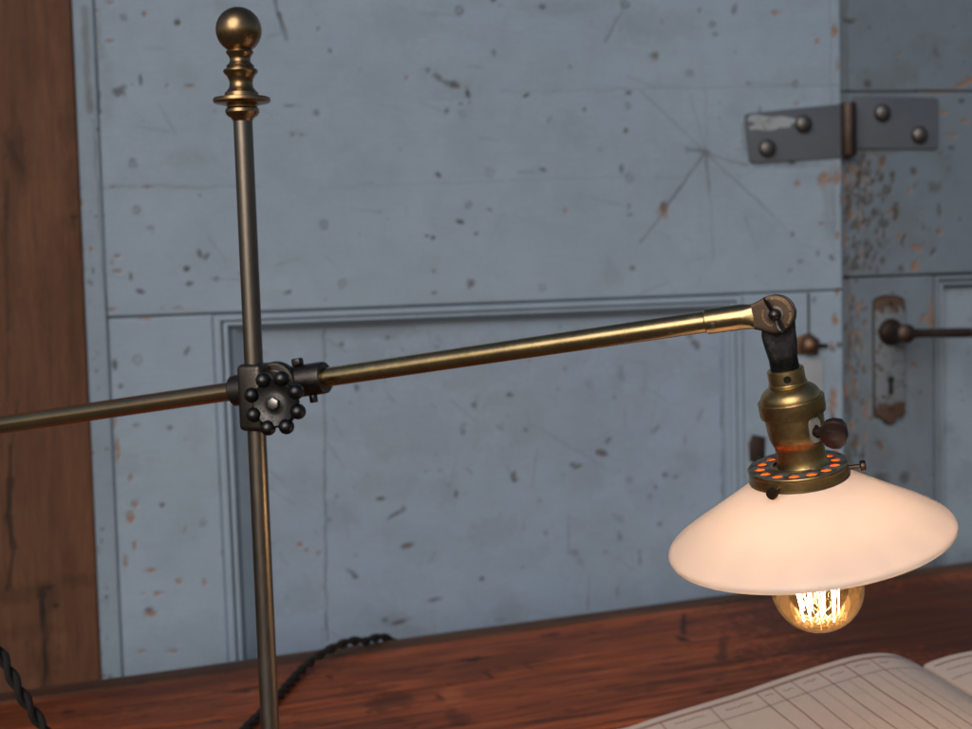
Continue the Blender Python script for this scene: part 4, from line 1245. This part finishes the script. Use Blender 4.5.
# shade holder (gallery): slightly askew to the socket, like the glass
RC = at(797.6, 464.5, (H0 + SA * s_at(464.5)).dot(F_) - CAM.dot(F_))
HA = -axis_up(RC, 6.0, 17.5)
e1 = HA.orthogonal().normalized(); e2 = HA.cross(e1)
Ro, Ri = 49.5 * PXL, 26.0 * PXL
ga = MB()
# plate with twelve round openings: fan of cells, each a ring of quads from the circle to the cell border
NH = 14; HR = .0050; RM = 38.2 * PXL
nb = 10
def pol(r, t): return RC + (e1 * math.cos(t) + e2 * math.sin(t)) * r
for zz in (0.0, .0012):
    for h in range(NH):
        t0 = 2 * PI * h / NH; dt = PI / NH
        bor = []
        for i in range(nb): bor.append((Ro, t0 - dt + 2 * dt * i / nb))
        for i in range(nb): bor.append((Ro + (Ri - Ro) * i / nb, t0 + dt))
        for i in range(nb): bor.append((Ri, t0 + dt - 2 * dt * i / nb))
        for i in range(nb): bor.append((Ri + (Ro - Ri) * i / nb, t0 - dt))
        c = pol(RM, t0)
        bp = [pol(*b) for b in bor]
        circ = []
        for b in bp:
            d_ = (b - c).normalized(); circ.append(c + d_ * HR)
        vb = [ga.bm.verts.new(p + HA * zz) for p in bp]; vc = [ga.bm.verts.new(p + HA * zz) for p in circ]
        nn = len(bp)
        for i in range(nn):
            j = (i + 1) % nn
            ga.face((vb[i], vb[j], vc[j], vc[i]))
        if zz == 0.0: top_c = getattr(ga, "tc", []); top_c.append(circ); ga.tc = top_c
for circ in ga.tc:
    a = [ga.bm.verts.new(p) for p in circ]; b = [ga.bm.verts.new(p + HA * .0012) for p in circ]
    for i in range(len(a)):
        j = (i + 1) % len(a); ga.face((a[i], a[j], b[j], b[i]))
bmesh.ops.remove_doubles(ga.bm, verts=ga.bm.verts, dist=.00002)
holder = ga.build("shade_holder", MAT["gallery"], lamp, 25)
bd = .0128
MB().lathe([(Ro - .0012, .0002), (Ro + .0002, -.0002), (Ro + .0008, .0006), (Ro + .0008, .0026), (Ro + .0003, .0032), (Ro + .0003, bd - .002), (Ro + .0010, bd - .0014), (Ro + .0010, bd - .0003), (Ro, bd), (Ro - .0012, bd), (Ro - .0012, .0012)],
           RC, HA, 96).build("holder_band", MAT["brass_dark"], holder, 30)
MB().lathe([(Ri + .0005, .0022), (Ro - .0016, .0022)], RC, HA, 64).build("added_glow_ring", MAT["amber"], holder)  # ring added under the plate so its openings glow orange
MB().lathe([(Ri - .004, .0006), (Ri + .0012, .0006), (Ri + .0016, -.0004), (Ri + .0006, -.0012), (Ri - .0014, -.0012)], RC, HA, 64).build("inner_collar", MAT["brass_dark"], holder, 30)
# three thumb screws
hr = (R_ - HA * R_.dot(HA)).normalized(); hf = HA.cross(hr); hf = hf if hf.dot(F_) < 0 else -hf
for tdeg in (8, 128, 248):                            # measured from the right, towards the viewer is negative
    pass
for (cx, cy) in ((.985, .17), (-.60, .80), (-.45, -.89)):
    d_ = (hr * cx + hf * cy).normalized()
    c = RC + HA * (bd * .62)
    MB().lathe([(.0021, -.003), (.0021, .0095), (.0045, .0098), (.0052, .0106), (.0053, .0120), (.0053, .0138), (.0047, .0148), (.0001, .0151)], c + d_ * Ro, d_, 24, True, False).build("thumb_screw", MAT["bronze"], holder, 35)

# glass shade
SHC = RC + HA * .0005
rim_c = at(808.8, 535, RC.dot(F_) - CAM.dot(F_) + .012)
SX = (rim_c - (RC + HA * bd)).normalized()
SXA = -axis_up(at(808, 520, 1.16), 7.0, 18.6)
k_ = PXL * 1.006
oo = RC + HA * bd * .95                                # where the glass leaves the holder
shift = (rim_c - oo) - SXA * (rim_c - oo).dot(SXA)      # sideways offset of the rim: the glass sits a little off-centre
Lr = (rim_c - oo).dot(SXA)
osh = oo + shift * .55
pts_o = [(41.5, -3), (44.5, -2), (47, -.6), (50, 1.2), (60, 7.3), (75, 16.6), (90, 25.8), (105, 34.8), (118, 42.4), (128, 48.6), (135, 53.3), (140, 57.3), (143, 60.8), (144.3, 63.8), (143.9, 66.2), (142.9, 67.6)]
outer = [(r * k_, t * k_) for r, t in pts_o]
inner = []
for i, (r, s) in enumerate(outer):
    a, b = outer[max(i - 1, 0)], outer[min(i + 1, len(outer) - 1)]
    dr, ds = b[0] - a[0], b[1] - a[1]; l = math.hypot(dr, ds)
    inner.append((r - ds / l * .0026, s + dr / l * .0026))
inner[-1] = (outer[-1][0] - .0022, outer[-1][1] + .0004); inner[0] = (outer[0][0] - .0026, outer[0][1])
SHO = rim_c - SXA * (61.5 * k_)
prof_s = dens(outer, 3) + dens(inner, 3)[::-1]
prof_s.append(prof_s[0])
MB().lathe(prof_s, SHO, SXA, 128).build("glass_shade", MAT["shade"], lamp, 60)

# bulb
BC = at(817.3, 586.8, rim_c.dot(F_) - CAM.dot(F_) + .002)
Br = 46.3 * 1.165 / 1300
BA = (BC - (H0 + SA * s_at(470))).normalized()          # from the socket down through the globe
top = H0 + SA * s_at(462)
Lb = (BC - top).length
pb = [(.0135, -Lb + .012), (.0150, -Lb + .020), (.0155, -Lb + .030), (.0175, -Lb + .040)]
for i in range(30):
    t = math.radians(28) + (PI - math.radians(28)) * i / 29
    pb.append((Br * math.sin(t), -Br * math.cos(t)))
bulb = MB().lathe(pb, BC, BA, 72).build("bulb", MAT["bulb"], lamp, 60)
MB().lathe([(.0132, -Lb - .006), (.0132, -Lb + .013), (.0120, -Lb + .014)], BC, BA, 32, True, False).build("screw_cap", MAT["brass_dark"], bulb)
b1 = (R_ - BA * R_.dot(BA)).normalized(); b2 = BA.cross(b1); b2 = b2 if b2.dot(F_) < 0 else -b2
def bp_(x, y, s): return BC + b1 * x + b2 * y + BA * s
fl = MB()
nf = 9
z_top, z_bot = -.040, .0265
for k in range(nf):
    ta, tb_, tc = [2 * PI * (k + q) / nf + .25 for q in (-.30, 0.06, .34)]
    ra, rb = .0225, .0150
    A_pt = bp_(ra * math.cos(ta), ra * math.sin(ta), z_top)
    zb = z_bot + .004 * math.sin(k * 2.1)
    B_pt = bp_(rb * math.cos(tb_) * 1.05, rb * math.sin(tb_), zb)
    C_pt = bp_(ra * math.cos(tc), ra * math.sin(tc), z_top)
    pts = []
    for i in range(13):
        t = i / 12; pts.append(A_pt.lerp(B_pt, t) + (A_pt - BC).normalized() * .0015 * math.sin(PI * t))
    for i in range(1, 13):
        t = i / 12; pts.append(B_pt.lerp(C_pt, t) + (C_pt - BC).normalized() * .0015 * math.sin(PI * t))
    fl.tube(pts, .00042, 4)
fl.build("filament", MAT["filament"], bulb)
gs_ = MB()
gs_.lathe([(.0075, -Lb + .02), (.0065, -.056), (.0045, -.045), (.0036, -.01), (.0036, .008), (.0050, .012), (.0052, .015), (.0030, .0165), (.0016, .018), (.0016, .027), (.0001, .028)], BC, BA, 20)
gs_.build("glass_stem", MAT["bulb"], bulb)
sw_ = MB()
for k in range(nf):
    t = 2 * PI * (k + .06) / nf + .25
    sw_ = MB()
    sw_.tube([bp_(.0018 * math.cos(t), .0018 * math.sin(t), .024), bp_(.008 * math.cos(t), .008 * math.sin(t), .031), bp_(.0150 * math.cos(t), .0150 * math.sin(t), z_bot + .0015)], .0003, 6)
    sw_.build("support_wire", MAT["bright_steel"], bulb); sw_ = MB()
    t2 = 2 * PI * (k + .52) / nf + .25
    sw_.tube([bp_(.004 * math.cos(t2), .004 * math.sin(t2), -.044), bp_(.0225 * math.cos(t2), .0225 * math.sin(t2), -.0405)], .0003, 6)
    sw_.build("support_wire", MAT["bright_steel"], bulb)
sw_ = MB()
cu = [bp_(-.004 + .008 * i / 40 + .0022 * math.cos(i * .62), .002 * math.sin(i * .3), .0325 + .0022 * math.sin(i * .62)) for i in range(41)]
sw_.tube(cu, .00035, 6)
sw_.build("wire_coil", MAT["bright_steel"], bulb)

# ------------------------------------------------------------------ twisted cord: out of the arm's end, down to the table, over its far edge
def smooth(pts, k=10):
    o = []
    for i in range(len(pts) - 1):
        a, b, c, d = pts[max(i - 1, 0)], pts[i], pts[i + 1], pts[min(i + 2, len(pts) - 1)]
        for j in range(k):
            t = j / k
            o.append((b * 2 + (c - a) * t + (a * 2 - b * 5 + c * 4 - d) * t * t + (b * 3 - a - c * 3 + d) * t ** 3) * .5)
    o.append(pts[-1]); return o
def tpt(x, y, z=.006): return on_plane(x, y, V((0, 0, z)), Z)
ctl = [end_l + ad * .004, end_l - ad * .03 - Z * .012, at(-88, 500, 1.50), at(-55, 575, 1.47), at(-22, 618, 1.46), at(2, 657, 1.45), at(22, 695, 1.44), at(45, 730, 1.44), at(66, 765, 1.43)]
lastp = ctl[-1]
ctl += [V((lastp.x + .03, lastp.y - .015, .03)), V((lastp.x + .07, lastp.y - .02, .006)), tpt(190, 775), tpt(225, 752), tpt(245, 730), tpt(264, 711), tpt(284, 690), tpt(301, 671, .008), tpt(320, 655, .016), tpt(340, 645, .020), tpt(354, 641, .018)]
ep = tpt(366, 641.5, .011)
ctl += [ep, ep + TV * .018 + TU * .022 - Z * .002, ep + TV * .038 + TU * .050 - Z * .014, ep + TV * .052 + TU * .075 - Z * .05, ep + TV * .055 + TU * .09 - Z * .18, ep + TV * .055 + TU * .095 - Z * .45, V((ep.x + .08, ep.y + .08, FLOOR + .02))]
path = smooth(ctl, 14)
fine = [path[0]]
acc = 0
for p in path[1:]:                                     # resample every 3 mm
    while (p - fine[-1]).length > .003:
        fine.append(fine[-1] + (p - fine[-1]).normalized() * .003)
for ph in (0,):
    mb = MB()
    for s_ in (0, PI):
        pts = []
        nrm = None
        for i, p in enumerate(fine):
            t = (fine[min(i + 1, len(fine) - 1)] - fine[max(i - 1, 0)]).normalized()
            if nrm is None: nrm = t.orthogonal().normalized()
            nrm = (nrm - t * nrm.dot(t)).normalized(); b = t.cross(nrm)
            a = 2 * PI * i * .003 / .052 + s_
            pts.append(p + (nrm * math.cos(a) + b * math.sin(a)) * .0037)
        mb.tube(pts, .0039, 10)
    cord = mb.build("power_cord", MAT["cord"], None, 60)
cord["kind"] = "thing"
cord["label"], cord["category"] = "black twisted cloth power cord trailing across the table and over its far edge", "power cord"

# ------------------------------------------------------------------ light
w = bpy.data.worlds.new("World"); SC.world = w; w.use_nodes = True
nt = w.node_tree
bg = nt.nodes["Background"]
sky = nt.nodes.new("ShaderNodeTexSky"); sky.sky_type = "NISHITA"; sky.sun_disc = False
SUN_EL, SUN_AZ = math.radians(28), math.radians(200)   # azimuth from +Y, clockwise: behind the camera, to its left
sky.sun_elevation, sky.sun_rotation = SUN_EL, SUN_AZ
sky.air_density, sky.dust_density, sky.ozone_density = 1.0, 2.5, 1.5
nt.links.new(sky.outputs[0], bg.inputs[0]); bg.inputs[1].default_value = 0.055
sd = bpy.data.lights.new("sun", "SUN"); sd.energy = 1.45; sd.angle = math.radians(50); sd.color = (1.0, 0.99, 0.975)
so = bpy.data.objects.new("sun", sd); COL.objects.link(so)
dirs = V((math.sin(SUN_AZ) * math.cos(SUN_EL), math.cos(SUN_AZ) * math.cos(SUN_EL), math.sin(SUN_EL)))
so.rotation_euler = dirs.to_track_quat("Z", "Y").to_euler()
so.location = dirs * 5 + V((0, 0, 2))

SC.view_settings.view_transform = "Standard"; SC.view_settings.look = "None"
SC.view_settings.exposure = 0.0; SC.view_settings.gamma = 1.0
SC.render.engine = "CYCLES"
SC.cycles.use_denoising = True
SC.cycles.max_bounces = 10; SC.cycles.diffuse_bounces = 5; SC.cycles.transparent_max_bounces = 16
SC.cycles.sample_clamp_indirect = 12.0
SC.cycles.caustics_reflective = False; SC.cycles.caustics_refractive = False
